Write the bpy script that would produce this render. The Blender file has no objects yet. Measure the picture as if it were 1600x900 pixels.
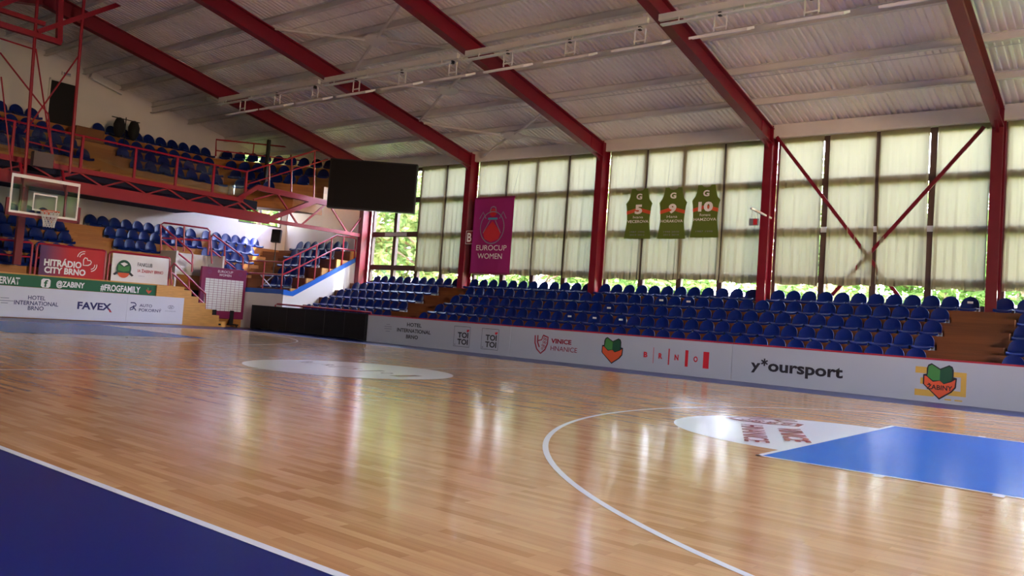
import bpy, bmesh, math, random
from mathutils import Vector, Matrix

R = math.radians
SC = bpy.context.scene
COL = SC.collection
random.seed(7)

# ------------------------------------------------------------------ camera, sky, sun, exposure
CAM = Vector((-2.938, -2.311, 1.0591))
YAW, PIT, ROL, FPX = 2.2440, 0.0550, 0.0728, 1303.16
CX, CY = 800 - 13.94, 450 - 23.71
_d = Vector((math.cos(PIT) * math.cos(YAW), math.cos(PIT) * math.sin(YAW), math.sin(PIT)))
_r = _d.cross(Vector((0, 0, 1))).normalized()
_u = _r.cross(_d)
CR = _r * math.cos(ROL) + _u * math.sin(ROL)
CU = -_r * math.sin(ROL) + _u * math.cos(ROL)
cam_data = bpy.data.cameras.new('camera')
cam_data.sensor_width = 36.0
cam_data.lens = 36.0 * FPX / 1600.0
cam_data.shift_x = 13.94 / 1600.0
cam_data.shift_y = -23.71 / 1600.0
cam_data.clip_end = 400
cam = bpy.data.objects.new('camera', cam_data)
COL.objects.link(cam)
cam.matrix_world = Matrix(((CR.x, CU.x, -_d.x, CAM.x), (CR.y, CU.y, -_d.y, CAM.y), (CR.z, CU.z, -_d.z, CAM.z), (0, 0, 0, 1)))
SC.camera = cam

SC.view_settings.view_transform = 'Standard'
SC.view_settings.look = 'None'
SC.view_settings.gamma = 1.0
SC.view_settings.use_curve_mapping = False
SC.view_settings.exposure = 5.6
SC.cycles.max_bounces = 10
SC.cycles.diffuse_bounces = 6
SC.cycles.glossy_bounces = 3
SC.cycles.transmission_bounces = 4
SC.cycles.transparent_max_bounces = 12
SC.cycles.sample_clamp_indirect = 6.0
SC.cycles.caustics_reflective = False
SC.cycles.caustics_refractive = False
SC.cycles.use_denoising = True

world = bpy.data.worlds.new('sky')
SC.world = world
world.use_nodes = True
wn = world.node_tree.nodes
wl = world.node_tree.links
sky = wn.new('ShaderNodeTexSky')
sky.sky_type = 'NISHITA'
sky.sun_disc = False
sky.sun_elevation = R(48)
sky.sun_rotation = R(140)
wn['Background'].inputs['Strength'].default_value = 0.5
tint = wn.new('ShaderNodeMix')
tint.data_type = 'RGBA'
tint.blend_type = 'MULTIPLY'
tint.inputs['Factor'].default_value = 1.0
tint.inputs['B'].default_value = (1.42, 1.03, 0.93, 1)
wl.new(sky.outputs['Color'], tint.inputs['A'])
wl.new(tint.outputs['Result'], wn['Background'].inputs['Color'])

sun_data = bpy.data.lights.new('sun', 'SUN')
sun_data.energy = 0.4
sun_data.angle = R(0.6)
sun_data.color = (1.0, 0.95, 0.86)
sun = bpy.data.objects.new('sun', sun_data)
COL.objects.link(sun)
sun.rotation_euler = Vector((0.78, 0.42, 0.52)).to_track_quat('Z', 'Y').to_euler()


# ------------------------------------------------------------------ helpers
def at(px, py, axis, val):
    """the point of a plane (axis = val) that a pixel of the 1600x900 photograph looks at"""
    w = _d + CR * ((px - CX) / FPX) - CU * ((py - CY) / FPX)
    t = (val - CAM[axis]) / w[axis]
    return CAM + w * t


def lin(c):
    c = c / 255.0
    return c / 12.92 if c <= 0.04045 else ((c + 0.055) / 1.055) ** 2.4


def rgb(r, g, b):
    return (lin(r), lin(g), lin(b), 1.0)


def new_mat(name):
    m = bpy.data.materials.new(name)
    m.use_nodes = True
    nt = m.node_tree
    return m, nt, nt.nodes['Principled BSDF']


def mat(name, col, rough=0.55, metal=0.0, spec=0.5, vary=0.0, scale=6.0, stretch=(1, 1, 1), bump=0.0, coat=0.0):
    m, nt, p = new_mat(name)
    p.inputs['Base Color'].default_value = col
    p.inputs['Roughness'].default_value = rough
    p.inputs['Metallic'].default_value = metal
    p.inputs['Specular IOR Level'].default_value = spec
    if coat:
        p.inputs['Coat Weight'].default_value = coat
        p.inputs['Coat Roughness'].default_value = 0.1
    if vary or bump:
        tc = nt.nodes.new('ShaderNodeTexCoord')
        mp = nt.nodes.new('ShaderNodeMapping')
        mp.inputs['Scale'].default_value = stretch
        nz = nt.nodes.new('ShaderNodeTexNoise')
        nz.inputs['Scale'].default_value = scale
        nz.inputs['Detail'].default_value = 4
        nt.links.new(tc.outputs['Object'], mp.inputs['Vector'])
        nt.links.new(mp.outputs['Vector'], nz.inputs['Vector'])
        if vary:
            rp = nt.nodes.new('ShaderNodeValToRGB')
            rp.color_ramp.elements[0].position = 0.3
            rp.color_ramp.elements[1].position = 0.7
            rp.color_ramp.elements[0].color = tuple(c * (1 - vary) for c in col[:3]) + (1,)
            rp.color_ramp.elements[1].color = tuple(min(1, c * (1 + vary)) for c in col[:3]) + (1,)
            nt.links.new(nz.outputs['Fac'], rp.inputs['Fac'])
            nt.links.new(rp.outputs['Color'], p.inputs['Base Color'])
        if bump:
            b = nt.nodes.new('ShaderNodeBump')
            b.inputs['Strength'].default_value = bump
            b.inputs['Distance'].default_value = 0.01
            nt.links.new(nz.outputs['Fac'], b.inputs['Height'])
            nt.links.new(b.outputs['Normal'], p.inputs['Normal'])
    return m


def plank_mat(name, c1, c2, length, width, rough, rot=0.0, spec=0.5, bump=0.05, coat=0.0, axes='XY', grain=0.12):
    """boards laid in staggered strips"""
    m, nt, p = new_mat(name)
    tc = nt.nodes.new('ShaderNodeTexCoord')
    sep = nt.nodes.new('ShaderNodeSeparateXYZ')
    com = nt.nodes.new('ShaderNodeCombineXYZ')
    nt.links.new(tc.outputs['Object'], sep.inputs[0])
    nt.links.new(sep.outputs[axes[0]], com.inputs['X'])
    nt.links.new(sep.outputs[axes[1]], com.inputs['Y'])
    br = nt.nodes.new('ShaderNodeTexBrick')
    br.offset = 0.37
    br.offset_frequency = 2
    br.inputs['Scale'].default_value = 1.0
    br.inputs['Brick Width'].default_value = length
    br.inputs['Row Height'].default_value = width
    br.inputs['Mortar Size'].default_value = 0.0006
    br.inputs['Mortar Smooth'].default_value = 0.4
    br.inputs['Bias'].default_value = -0.1
    br.inputs['Color1'].default_value = c1
    br.inputs['Color2'].default_value = c2
    br.inputs['Mortar'].default_value = tuple(c * 0.7 for c in c2[:3]) + (1,)
    nt.links.new(com.outputs[0], br.inputs['Vector'])
    mp = nt.nodes.new('ShaderNodeMapping')
    mp.inputs['Scale'].default_value = (1.2, 28, 1)
    nz = nt.nodes.new('ShaderNodeTexNoise')
    nz.inputs['Scale'].default_value = 1.0
    nz.inputs['Detail'].default_value = 5
    nt.links.new(com.outputs[0], mp.inputs['Vector'])
    nt.links.new(mp.outputs['Vector'], nz.inputs['Vector'])
    mx = nt.nodes.new('ShaderNodeMix')
    mx.data_type = 'RGBA'
    mx.blend_type = 'OVERLAY'
    mx.inputs['Factor'].default_value = grain * 3
    nt.links.new(br.outputs['Color'], mx.inputs['A'])
    nt.links.new(nz.outputs['Fac'], mx.inputs['B'])
    nt.links.new(mx.outputs['Result'], p.inputs['Base Color'])
    p.inputs['Roughness'].default_value = rough
    p.inputs['Specular IOR Level'].default_value = spec
    if coat:
        p.inputs['Coat Weight'].default_value = coat
        p.inputs['Coat Roughness'].default_value = 0.12
    if bump:
        b = nt.nodes.new('ShaderNodeBump')
        b.inputs['Strength'].default_value = bump
        b.inputs['Distance'].default_value = 0.004
        nt.links.new(br.outputs['Color'], b.inputs['Height'])
        nt.links.new(b.outputs['Normal'], p.inputs['Normal'])
    return m


class MB:
    def __init__(self):
        self.v = []
        self.f = []
        self.smooth = False

    def add(self, vs, fs):
        n = len(self.v)
        self.v += [tuple(x) for x in vs]
        self.f += [tuple(i + n for i in f) for f in fs]
        return self

    def box(self, x0, x1, y0, y1, z0, z1):
        x0, x1 = min(x0, x1), max(x0, x1)
        y0, y1 = min(y0, y1), max(y0, y1)
        z0, z1 = min(z0, z1), max(z0, z1)
        return self.add([(x0, y0, z0), (x1, y0, z0), (x1, y1, z0), (x0, y1, z0), (x0, y0, z1), (x1, y0, z1), (x1, y1, z1), (x0, y1, z1)],
                        [(0, 3, 2, 1), (4, 5, 6, 7), (0, 1, 5, 4), (1, 2, 6, 5), (2, 3, 7, 6), (3, 0, 4, 7)])

    def obox(self, c, ax, ay, az, hx, hy, hz):
        c = Vector(c)
        vs = []
        for sz in (-1, 1):
            for sx, sy in ((-1, -1), (1, -1), (1, 1), (-1, 1)):
                vs.append(c + ax * hx * sx + ay * hy * sy + az * hz * sz)
        return self.add(vs, [(0, 3, 2, 1), (4, 5, 6, 7), (0, 1, 5, 4), (1, 2, 6, 5), (2, 3, 7, 6), (3, 0, 4, 7)])

    def bar(self, a, b, w, h=None, up=(0, 0, 1)):
        """square section bar from a to b, w across, h along 'up'"""
        a, b = Vector(a), Vector(b)
        h = h or w
        d = (b - a)
        L = d.length
        d.normalize()
        up = Vector(up)
        if abs(d.dot(up)) > 0.98:
            up = Vector((1, 0, 0))
        s = d.cross(up).normalized()
        t = s.cross(d).normalized()
        return self.obox((a + b) / 2, d, s, t, L / 2, w / 2, h / 2)

    def ibeam(self, a, b, w, h, tf=0.025, tw=0.02, up=(0, 0, 1)):
        a, b = Vector(a), Vector(b)
        d = (b - a).normalized()
        s = d.cross(Vector(up)).normalized()
        t = s.cross(d).normalized()
        self.bar(a + t * (h / 2 - tf / 2), b + t * (h / 2 - tf / 2), w, tf, up)
        self.bar(a - t * (h / 2 - tf / 2), b - t * (h / 2 - tf / 2), w, tf, up)
        self.bar(a, b, tw, h - 2 * tf + 0.004, up)
        return self

    def tube(self, pts, r, n=8, closed=False):
        pts = [Vector(p) for p in pts]
        m = len(pts)
        rings = []
        for i, p in enumerate(pts):
            if closed:
                d = pts[(i + 1) % m] - pts[i - 1]
            else:
                d = pts[min(i + 1, m - 1)] - pts[max(i - 1, 0)]
            d.normalize()
            up = Vector((0, 0, 1)) if abs(d.z) < 0.95 else Vector((1, 0, 0))
            s = d.cross(up).normalized()
            t = s.cross(d).normalized()
            rings.append([p + (s * math.cos(2 * math.pi * k / n) + t * math.sin(2 * math.pi * k / n)) * r for k in range(n)])
        vs = [v for ring in rings for v in ring]
        fs = []
        for i in range(m if closed else m - 1):
            j = (i + 1) % m
            for k in range(n):
                l = (k + 1) % n
                fs.append((i * n + k, i * n + l, j * n + l, j * n + k))
        if not closed:
            fs.append(tuple(range(n))[::-1])
            fs.append(tuple((m - 1) * n + k for k in range(n)))
        self.smooth = True
        return self.add(vs, fs)

    def lathe(self, prof, c=(0, 0, 0), n=16):
        c = Vector(c)
        vs = []
        for r, z in prof:
            for k in range(n):
                a = 2 * math.pi * k / n
                vs.append(c + Vector((r * math.cos(a), r * math.sin(a), z)))
        fs = []
        for i in range(len(prof) - 1):
            for k in range(n):
                l = (k + 1) % n
                fs.append((i * n + k, i * n + l, (i + 1) * n + l, (i + 1) * n + k))
        fs.append(tuple(range(n))[::-1])
        fs.append(tuple((len(prof) - 1) * n + k for k in range(n)))
        return self.add(vs, fs)

    def prism(self, poly, fn, d0, d1):
        """polygon (a, b) swept from depth d0 to d1; fn(a, b, d) gives the point"""
        n = len(poly)
        vs = [fn(a, b, d0) for a, b in poly] + [fn(a, b, d1) for a, b in poly]
        fs = [tuple(range(n)), tuple(range(2 * n - 1, n - 1, -1))]
        for i in range(n):
            j = (i + 1) % n
            fs.append((i, i + n, j + n, j))
        return self.add(vs, fs)

    def mesh(self, name):
        me = bpy.data.meshes.new(name)
        me.from_pydata(self.v, [], self.f)
        bm = bmesh.new()
        bm.from_mesh(me)
        bmesh.ops.recalc_face_normals(bm, faces=bm.faces)
        bm.to_mesh(me)
        bm.free()
        if self.smooth:
            for p in me.polygons:
                p.use_smooth = True
            me.set_sharp_from_angle(angle=R(35))
        return me


def link(name, me, m=None, parent=None):
    o = bpy.data.objects.new(name, me)
    COL.objects.link(o)
    if m is not None and not me.materials:
        me.materials.append(m)
    if parent is not None:
        o.parent = parent
        o.matrix_parent_inverse = parent.matrix_basis.inverted()
    return o


def obj(name, mb, m, parent=None, label=None, bevel=0.0):
    me = mb.mesh(name)
    if bevel:
        bm = bmesh.new()
        bm.from_mesh(me)
        es = [e for e in bm.edges if len(e.link_faces) == 2 and e.calc_face_angle(0) > 0.5]
        bmesh.ops.bevel(bm, geom=es, offset=bevel, segments=2, affect='EDGES', profile=0.5)
        bm.to_mesh(me)
        bm.free()
    o = link(name, me, m, parent)
    if label:
        o['label'] = label
    return o


def tag(o, label, cat, group=None, kind=None):
    o['label'] = label
    o['category'] = cat
    if group:
        o['group'] = group
    if kind:
        o['kind'] = kind
    return o


def thing(name, label, cat, loc=(0, 0, 0), rz=0.0, group=None):
    o = bpy.data.objects.new(name, None)
    o.empty_display_size = 0.2
    COL.objects.link(o)
    o.location = loc
    o.rotation_euler = (0, 0, rz)
    o.matrix_basis = Matrix.Translation(loc) @ Matrix.Rotation(rz, 4, 'Z')
    return tag(o, label, cat, group)


def struct(o):
    o['kind'] = 'structure'
    return o


def side(v):      # a sheet facing the court from the long window side
    return lambda a, b, d=0.0: Vector((a, v - d, b))


def end(x):       # a sheet facing the court from the short end
    return lambda a, b, d=0.0: Vector((x + d, a, b))


def flat(z):      # on the floor, read with x to the reader's right
    return lambda a, b, d=0.0: Vector((a, b, z + d))


def flatkey(z):   # on the floor, read from the near basket: right is -y, up is +x
    return lambda a, b, d=0.0: Vector((b, -a, z + d))


def text(name, s, fn, a0, a1, b0, b1, m, parent, bold=0.0, d=0.003, shear=0.0, fit=True, label=None):
    cu = bpy.data.curves.new(name, 'FONT')
    cu.body = s
    cu.size = 1.0
    cu.offset = bold
    cu.shear = shear
    cu.resolution_u = 3
    cu.fill_mode = 'FRONT'
    o = bpy.data.objects.new(name, cu)
    COL.objects.link(o)
    dg = bpy.context.evaluated_depsgraph_get()
    me = bpy.data.meshes.new_from_object(o.evaluated_get(dg))
    bpy.data.objects.remove(o)
    bpy.data.curves.remove(cu)
    xs = [v.co.x for v in me.vertices]
    ys = [v.co.y for v in me.vertices]
    x0, x1, y0, y1 = min(xs), max(xs), min(ys), max(ys)
    for v in me.vertices:
        a = a0 + (v.co.x - x0) / (x1 - x0) * (a1 - a0)
        b = b0 + (v.co.y - y0) / (y1 - y0) * (b1 - b0)
        v.co = fn(a, b, d)
    me.name = name
    return link(name, me, m, parent) if label is None else tagl(link(name, me, m, parent), label)


def tagl(o, label):
    o['label'] = label
    return o


def ribbon(mb, pts, w, fn, d=0.003, closed=False):
    """flat stroke of width w along (a, b) points"""
    pts = [Vector(p) for p in pts]
    n = len(pts)
    L, Rr = [], []
    for i, p in enumerate(pts):
        if closed:
            t = pts[(i + 1) % n] - pts[i - 1]
        else:
            t = pts[min(i + 1, n - 1)] - pts[max(i - 1, 0)]
        t.normalize()
        q = Vector((-t.y, t.x)) * w / 2
        L.append(p + q)
        Rr.append(p - q)
    vs = [fn(p.x, p.y, d) for p in L] + [fn(p.x, p.y, d) for p in Rr]
    fs = [(i, n + i, n + (i + 1) % n, (i + 1) % n) for i in range(n if closed else n - 1)]
    return mb.add(vs, fs)


def sheet(mb, pts, fn, d=0.003):
    return mb.add([fn(a, b, d) for a, b in pts], [tuple(range(len(pts)))])


def circ(ca, cb, ra, rb=None, a0=0, a1=360, n=32):
    rb = ra if rb is None else rb
    k = n if a1 - a0 >= 360 else n + 1
    return [(ca + ra * math.cos(R(a0 + (a1 - a0) * i / n)), cb + rb * math.sin(R(a0 + (a1 - a0) * i / n))) for i in range(k)]


ORD = ['first', 'second', 'third', 'fourth', 'fifth', 'sixth', 'seventh', 'eighth', 'ninth', 'tenth', 'eleventh', 'twelfth', 'thirteenth',
       'fourteenth', 'fifteenth', 'sixteenth', 'seventeenth', 'eighteenth', 'nineteenth', 'twentieth', 'twenty-first', 'twenty-second',
       'twenty-third', 'twenty-fourth', 'twenty-fifth', 'twenty-sixth', 'twenty-seventh', 'twenty-eighth', 'twenty-ninth', 'thirtieth',
       'thirty-first', 'thirty-second', 'thirty-third', 'thirty-fourth', 'thirty-fifth', 'thirty-sixth', 'thirty-seventh', 'thirty-eighth']

# ------------------------------------------------------------------ materials
M = {}
M['red'] = mat('red_steel_paint', rgb(114, 4, 31), 0.42, spec=0.5, vary=0.06, scale=3)
M['truss_red'] = mat('truss_red_brightened', rgb(144, 10, 40), 0.42, vary=0.05, scale=3)  # frame red brightened to make up for the weaker light on truss and mast
M['pinkred'] = mat('red_rail_paint', rgb(158, 22, 52), 0.35)
M['steel'] = mat('white_steel_paint', rgb(214, 210, 206), 0.5, vary=0.05, scale=2)
M['roof'] = mat('roof_sheet', rgb(246, 242, 236), 0.5, vary=0.05, scale=0.8)
M['white'] = mat('white_plaster', rgb(222, 216, 212), 0.8, vary=0.03, scale=1.5, bump=0.05)
M['board'] = mat('white_board', rgb(216, 214, 226), 0.35, vary=0.02, scale=1)
M['blue'] = mat('blue_plastic', rgb(4, 28, 98), 0.36, spec=0.32, vary=0.08, scale=4)
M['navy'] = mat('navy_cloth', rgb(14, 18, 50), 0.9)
M['trim'] = mat('blue_trim_paint', rgb(25, 95, 190), 0.4)
M['black'] = mat('black_plastic', rgb(16, 16, 20), 0.5)
M['side_board'] = mat('shaded_white_board', rgb(166, 172, 188), 0.35, vary=0.02, scale=1)  # white board greyed, its backlit shade put into the colour
M['grey_mesh'] = mat('dark_grey_mesh', rgb(92, 80, 82), 0.7)
M['led'] = mat('black_screen', rgb(9, 9, 12), 0.55, spec=0.25)
M['screen'] = mat('black_scoreboard', rgb(20, 18, 20), 0.6, spec=0.2, vary=0.1, scale=40)
M['ltgrey'] = mat('light_grey_bracket', rgb(190, 194, 205), 0.4)
M['bracket'] = mat('grey_bracket', rgb(120, 124, 138), 0.45)
M['green'] = mat('green_banner', rgb(18, 92, 58), 0.55)
M['ink'] = mat('dark_ink', rgb(30, 28, 40), 0.5)
M['grey_ink'] = mat('grey_ink', rgb(130, 130, 150), 0.6)
M['navy_ink'] = mat('navy_ink', rgb(40, 34, 98), 0.5)
M['red_ink'] = mat('red_ink', rgb(190, 30, 48), 0.5)
M['wine_ink'] = mat('wine_red_ink', rgb(140, 22, 48), 0.5)
M['white_ink'] = mat('white_ink', rgb(238, 236, 238), 0.5)
M['gold'] = mat('gold_ink', rgb(196, 158, 74), 0.45)
M['orange'] = mat('orange_ink', rgb(206, 84, 52), 0.5)
M['leafgreen'] = mat('crest_green', rgb(62, 128, 66), 0.5)
M['deepgreen'] = mat('crest_deep_green', rgb(24, 76, 54), 0.5)
M['teal'] = mat('teal_ink', rgb(60, 150, 170), 0.5)
M['purple'] = mat('purple_cloth', rgb(122, 14, 72), 0.6, vary=0.05, scale=3)
M['redcloth'] = mat('red_vinyl', rgb(200, 34, 50), 0.3, vary=0.05, scale=2)
def gradient_mat(name, c0, c1, y0, y1, rough):
    m, nt, p = new_mat(name)
    tc = nt.nodes.new('ShaderNodeTexCoord')
    sep = nt.nodes.new('ShaderNodeSeparateXYZ')
    mr = nt.nodes.new('ShaderNodeMapRange')
    mr.inputs['From Min'].default_value = y0
    mr.inputs['From Max'].default_value = y1
    mx = nt.nodes.new('ShaderNodeMix')
    mx.data_type = 'RGBA'
    mx.inputs['A'].default_value = c0
    mx.inputs['B'].default_value = c1
    nt.links.new(tc.outputs['Object'], sep.inputs[0])
    nt.links.new(sep.outputs['Y'], mr.inputs['Value'])
    nt.links.new(mr.outputs['Result'], mx.inputs['Factor'])
    nt.links.new(mx.outputs['Result'], p.inputs['Base Color'])
    p.inputs['Roughness'].default_value = rough
    return m


M['radio_print'] = gradient_mat('violet_to_red_print', rgb(92, 48, 96), rgb(190, 30, 44), 9.25, 10.0, 0.3)
M['violet'] = mat('violet_vinyl', rgb(110, 50, 104), 0.3)
M['vinyl'] = mat('white_vinyl', rgb(226, 224, 228), 0.3, vary=0.03, scale=2)
M['paper'] = mat('white_sign', rgb(222, 222, 222), 0.6)
M['paint_blue'] = mat('court_blue_paint', rgb(0, 104, 210), 0.22, spec=0.06, vary=0.04, scale=0.6)
M['paint_dark'] = mat('runoff_blue_paint', rgb(10, 34, 110), 0.3, spec=0.3, vary=0.06, scale=0.7)
M['paint_white'] = mat('court_white_paint', rgb(244, 242, 250), 0.2, spec=0.5)
M['paint_red'] = mat('court_red_paint', rgb(170, 40, 54), 0.25)
M['wood_dark'] = plank_mat('stand_wood', rgb(116, 64, 26), rgb(98, 50, 18), 2.4, 0.16, 0.45, axes='XZ')
M['wood_end'] = plank_mat('end_stand_wood', rgb(176, 116, 56), rgb(152, 92, 38), 2.4, 0.2, 0.4, axes='YZ')
M['wood_side'] = mat('light_step_wood', rgb(208, 152, 84), 0.45, vary=0.12, scale=3, stretch=(1, 1, 8))
M['frame'] = mat('dark_window_frame', rgb(70, 48, 42), 0.5)
M['bark'] = mat('tree_bark', rgb(92, 74, 58), 0.9, vary=0.3, scale=6, bump=0.4)
M['lawn'] = mat('lawn', rgb(96, 140, 60), 0.95, vary=0.25, scale=2)
M['rim'] = mat('orange_rim', rgb(226, 84, 34), 0.4)
M['jersey'] = mat('green_jersey', rgb(88, 108, 34), 0.7, vary=0.05, scale=3)
M['jersey_dark'] = mat('dark_green_jersey', rgb(52, 110, 60), 0.7)
M['brown'] = mat('brown_box', rgb(112, 66, 34), 0.6)
M['shade_cover_black'] = mat('opening_shade_and_cover_black', rgb(14, 13, 16), 0.8)  # black for the shade inside openings, also for the stand's covers


def floor_mat():
    m = plank_mat('court_parquet', rgb(222, 170, 122), rgb(190, 132, 86), 0.55, 0.066, 0.2, spec=0.45, bump=0.0, coat=0.0, grain=0.1)
    nt = m.node_tree
    p = nt.nodes['Principled BSDF']
    tc = nt.nodes.new('ShaderNodeTexCoord')
    mp = nt.nodes.new('ShaderNodeMapping')
    mp.inputs['Scale'].default_value = (2, 12, 1)
    nz = nt.nodes.new('ShaderNodeTexNoise')
    nz.inputs['Scale'].default_value = 2
    nz.inputs['Detail'].default_value = 3
    mr = nt.nodes.new('ShaderNodeMapRange')
    mr.inputs['To Min'].default_value = 0.11
    mr.inputs['To Max'].default_value = 0.22
    nt.links.new(tc.outputs['Object'], mp.inputs['Vector'])
    nt.links.new(mp.outputs['Vector'], nz.inputs['Vector'])
    nt.links.new(nz.outputs['Fac'], mr.inputs['Value'])
    nt.links.new(mr.outputs['Result'], p.inputs['Roughness'])
    return m


M['court'] = floor_mat()


def glass_mat(name, tint=(1, 1, 1, 1), refl=0.6):
    m = bpy.data.materials.new(name)
    m.use_nodes = True
    nt = m.node_tree
    nt.nodes.clear()
    out = nt.nodes.new('ShaderNodeOutputMaterial')
    tr = nt.nodes.new('ShaderNodeBsdfTransparent')
    tr.inputs['Color'].default_value = tint
    gl = nt.nodes.new('ShaderNodeBsdfGlossy')
    gl.inputs['Roughness'].default_value = 0.02
    fr = nt.nodes.new('ShaderNodeFresnel')
    fr.inputs['IOR'].default_value = 1.45
    mul = nt.nodes.new('ShaderNodeMath')
    mul.operation = 'MULTIPLY'
    mul.inputs[1].default_value = refl
    mix = nt.nodes.new('ShaderNodeMixShader')
    nt.links.new(fr.outputs[0], mul.inputs[0])
    nt.links.new(mul.outputs[0], mix.inputs[0])
    nt.links.new(tr.outputs[0], mix.inputs[1])
    nt.links.new(gl.outputs[0], mix.inputs[2])
    nt.links.new(mix.outputs[0], out.inputs[0])
    return m


M['glass'] = glass_mat('window_glass', (0.94, 0.97, 0.95, 1))
M['clear'] = glass_mat('clear_panel', (0.86, 0.9, 0.9, 1), 1.0)


def cloth_mat(name, col, trans, vary=0.04):
    m = bpy.data.materials.new(name)
    m.use_nodes = True
    nt = m.node_tree
    nt.nodes.clear()
    out = nt.nodes.new('ShaderNodeOutputMaterial')
    df = nt.nodes.new('ShaderNodeBsdfDiffuse')
    tl = nt.nodes.new('ShaderNodeBsdfTranslucent')
    mix = nt.nodes.new('ShaderNodeMixShader')
    mix.inputs[0].default_value = trans
    df.inputs['Color'].default_value = col
    tl.inputs['Color'].default_value = col
    nt.links.new(df.outputs[0], mix.inputs[1])
    nt.links.new(tl.outputs[0], mix.inputs[2])
    nt.links.new(mix.outputs[0], out.inputs[0])
    return m


M['curtain'] = cloth_mat('cream_curtain', rgb(146, 138, 112), 0.19)
M['leaf'] = cloth_mat('leaf', rgb(84, 108, 56), 0.4)
M['leaf_light'] = cloth_mat('leaf_light', rgb(108, 130, 76), 0.4)
M['banner_purple'] = cloth_mat('banner_purple', rgb(150, 44, 108), 0.4)
M['net'] = cloth_mat('net_cord', rgb(240, 238, 236), 0.3)

# ------------------------------------------------------------------ room shell
X0, X1 = -33.85, 11.2          # end wall / wall behind the near basket
V0, V1 = -5.6, 20.62          # near long wall / window wall
SLOPE = 0.205


def roofz(v, base=7.14):      # underside of the roof sheets
    return base + SLOPE * (20.2 - v if v > 7.5 else 20.2 - 7.5 - (7.5 - v))


floor_o = struct(obj('floor', MB().box(-28.0, 0.0, 0.0, 14.9, -0.2, 0.0), M['court']))
fb = MB()
fb.box(X0, X1, V0, 0.0, -0.2, 0.0)
fb.box(X0, X1, 14.9, V1 + 0.4, -0.2, 0.0)
fb.box(X0, -28.0, 0.0, 14.9, -0.2, 0.0)
fb.box(0.0, X1, 0.0, 14.9, -0.2, 0.0)
obj('runoff_floor', fb, M['paint_dark'], floor_o, 'dark blue painted run-off around the parquet')
F1, F2, F3 = flat(0.0015), flat(0.003), flatkey(0.005)

lm = MB()
sheet(lm, [(-28.05, -0.05), (0.05, -0.05), (0.05, 0.0), (-28.05, 0.0)], F1, 0)
sheet(lm, [(-28.05, 14.9), (0.05, 14.9), (0.05, 14.95), (-28.05, 14.95)], F1, 0)
sheet(lm, [(-28.05, 0.0), (-28.0, 0.0), (-28.0, 14.9), (-28.05, 14.9)], F1, 0)
sheet(lm, [(0.0, 0.0), (0.05, 0.0), (0.05, 14.9), (0.0, 14.9)], F1, 0)
obj('boundary_line', lm, M['paint_white'], floor_o)
lm = MB()
sheet(lm, [(-14.025, 0), (-13.975, 0), (-13.975, 14.9), (-14.025, 14.9)], F1, 0)
obj('halfway_line', lm, M['paint_white'], floor_o)
for sx, bx in ((-1, -1.575), (1, -26.425)):
    lm = MB()
    # straight parts 0.9 m from the sidelines, arc of 6.75 m round the basket
    a = math.degrees(math.asin(6.575 / 6.725))
    pts = [(bx + sx * 6.725 * math.cos(R(t)), 7.5 + 6.725 * math.sin(R(t))) for t in [a - (2 * a) * i / 80 for i in range(81)]]
    pts = [(0.0 if sx < 0 else -28.0, pts[0][1])] + pts + [(0.0 if sx < 0 else -28.0, pts[-1][1])]
    ribbon(lm, pts, 0.05, F1, 0)
    obj('three_point_line', lm, M['paint_white'], floor_o)
    b0 = 0.0 if sx < 0 else -28.0
    ft = b0 + sx * 5.8
    c = MB()
    sheet(c, [(ft - sx * 0.05, 7.5 - 1.8)] + [(ft + sx * 1.8 * math.cos(R(t)), 7.5 + 1.8 * math.sin(R(t))) for t in range(-90, 91, 5)], F1, 0)
    obj('free_throw_semicircle', c, M['paint_white'], floor_o)
    k = MB()
    k0, k1 = (5.09, 9.95)
    sheet(k, [(b0, k0 + 0.05), (ft - sx * 0.05, k0 + 0.05), (ft - sx * 0.05, k1 - 0.05), (b0, k1 - 0.05)], F2, 0)
    obj('key_paint', k, M['paint_blue'], floor_o)
    k = MB()
    for q in ([(b0, k0), (ft, k0), (ft, k0 + 0.05), (b0, k0 + 0.05)], [(b0, k1 - 0.05), (ft, k1 - 0.05), (ft, k1), (b0, k1)],
              [(ft, k0), (ft - sx * 0.05, k0), (ft - sx * 0.05, k1), (ft, k1)]):
        sheet(k, q, F2, 0.001)
    for u, w in ((1.75, 0.05), (2.6, 0.4), (3.85, 0.05), (4.70, 0.05)):
        for v0, v1 in ((k0 - 0.1, k0), (k1, k1 + 0.1)):
            sheet(k, [(b0 + sx * u, v0), (b0 + sx * (u + w * 1.6), v0), (b0 + sx * (u + w * 1.6), v1), (b0 + sx * u, v1)], F2, 0.001)
    obj('key_line', k, M['paint_white'], floor_o)
c = MB()
sheet(c, circ(-14, 7.5, 1.8, n=64), F2, 0)
obj('centre_circle', c, M['paint_white'], floor_o)
# city logo across the centre circle: letters and growing bars, read along the halfway line
cf = lambda a, b, d=0.0: Vector((-14 + a, 7.62 + b, 0.005 + d))
for ch, a in (('B', -1.32), ('R', -0.7), ('N', 0.0), ('O', 0.8)):
    text('floor_letter', ch, cf, a - 0.09, a + 0.09, -0.13, 0.13, M['paint_red'], floor_o, 0.03, 0)
for a, w in ((-1.02, 0.03), (-0.36, 0.06), (0.4, 0.12), (1.26, 0.2)):
    sm = MB()
    sheet(sm, [(a - w / 2, -0.3), (a + w / 2, -0.3), (a + w / 2, 0.3), (a - w / 2, 0.3)], cf, 0)
    obj('floor_bar', sm, M['paint_red'], floor_o)


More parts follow.
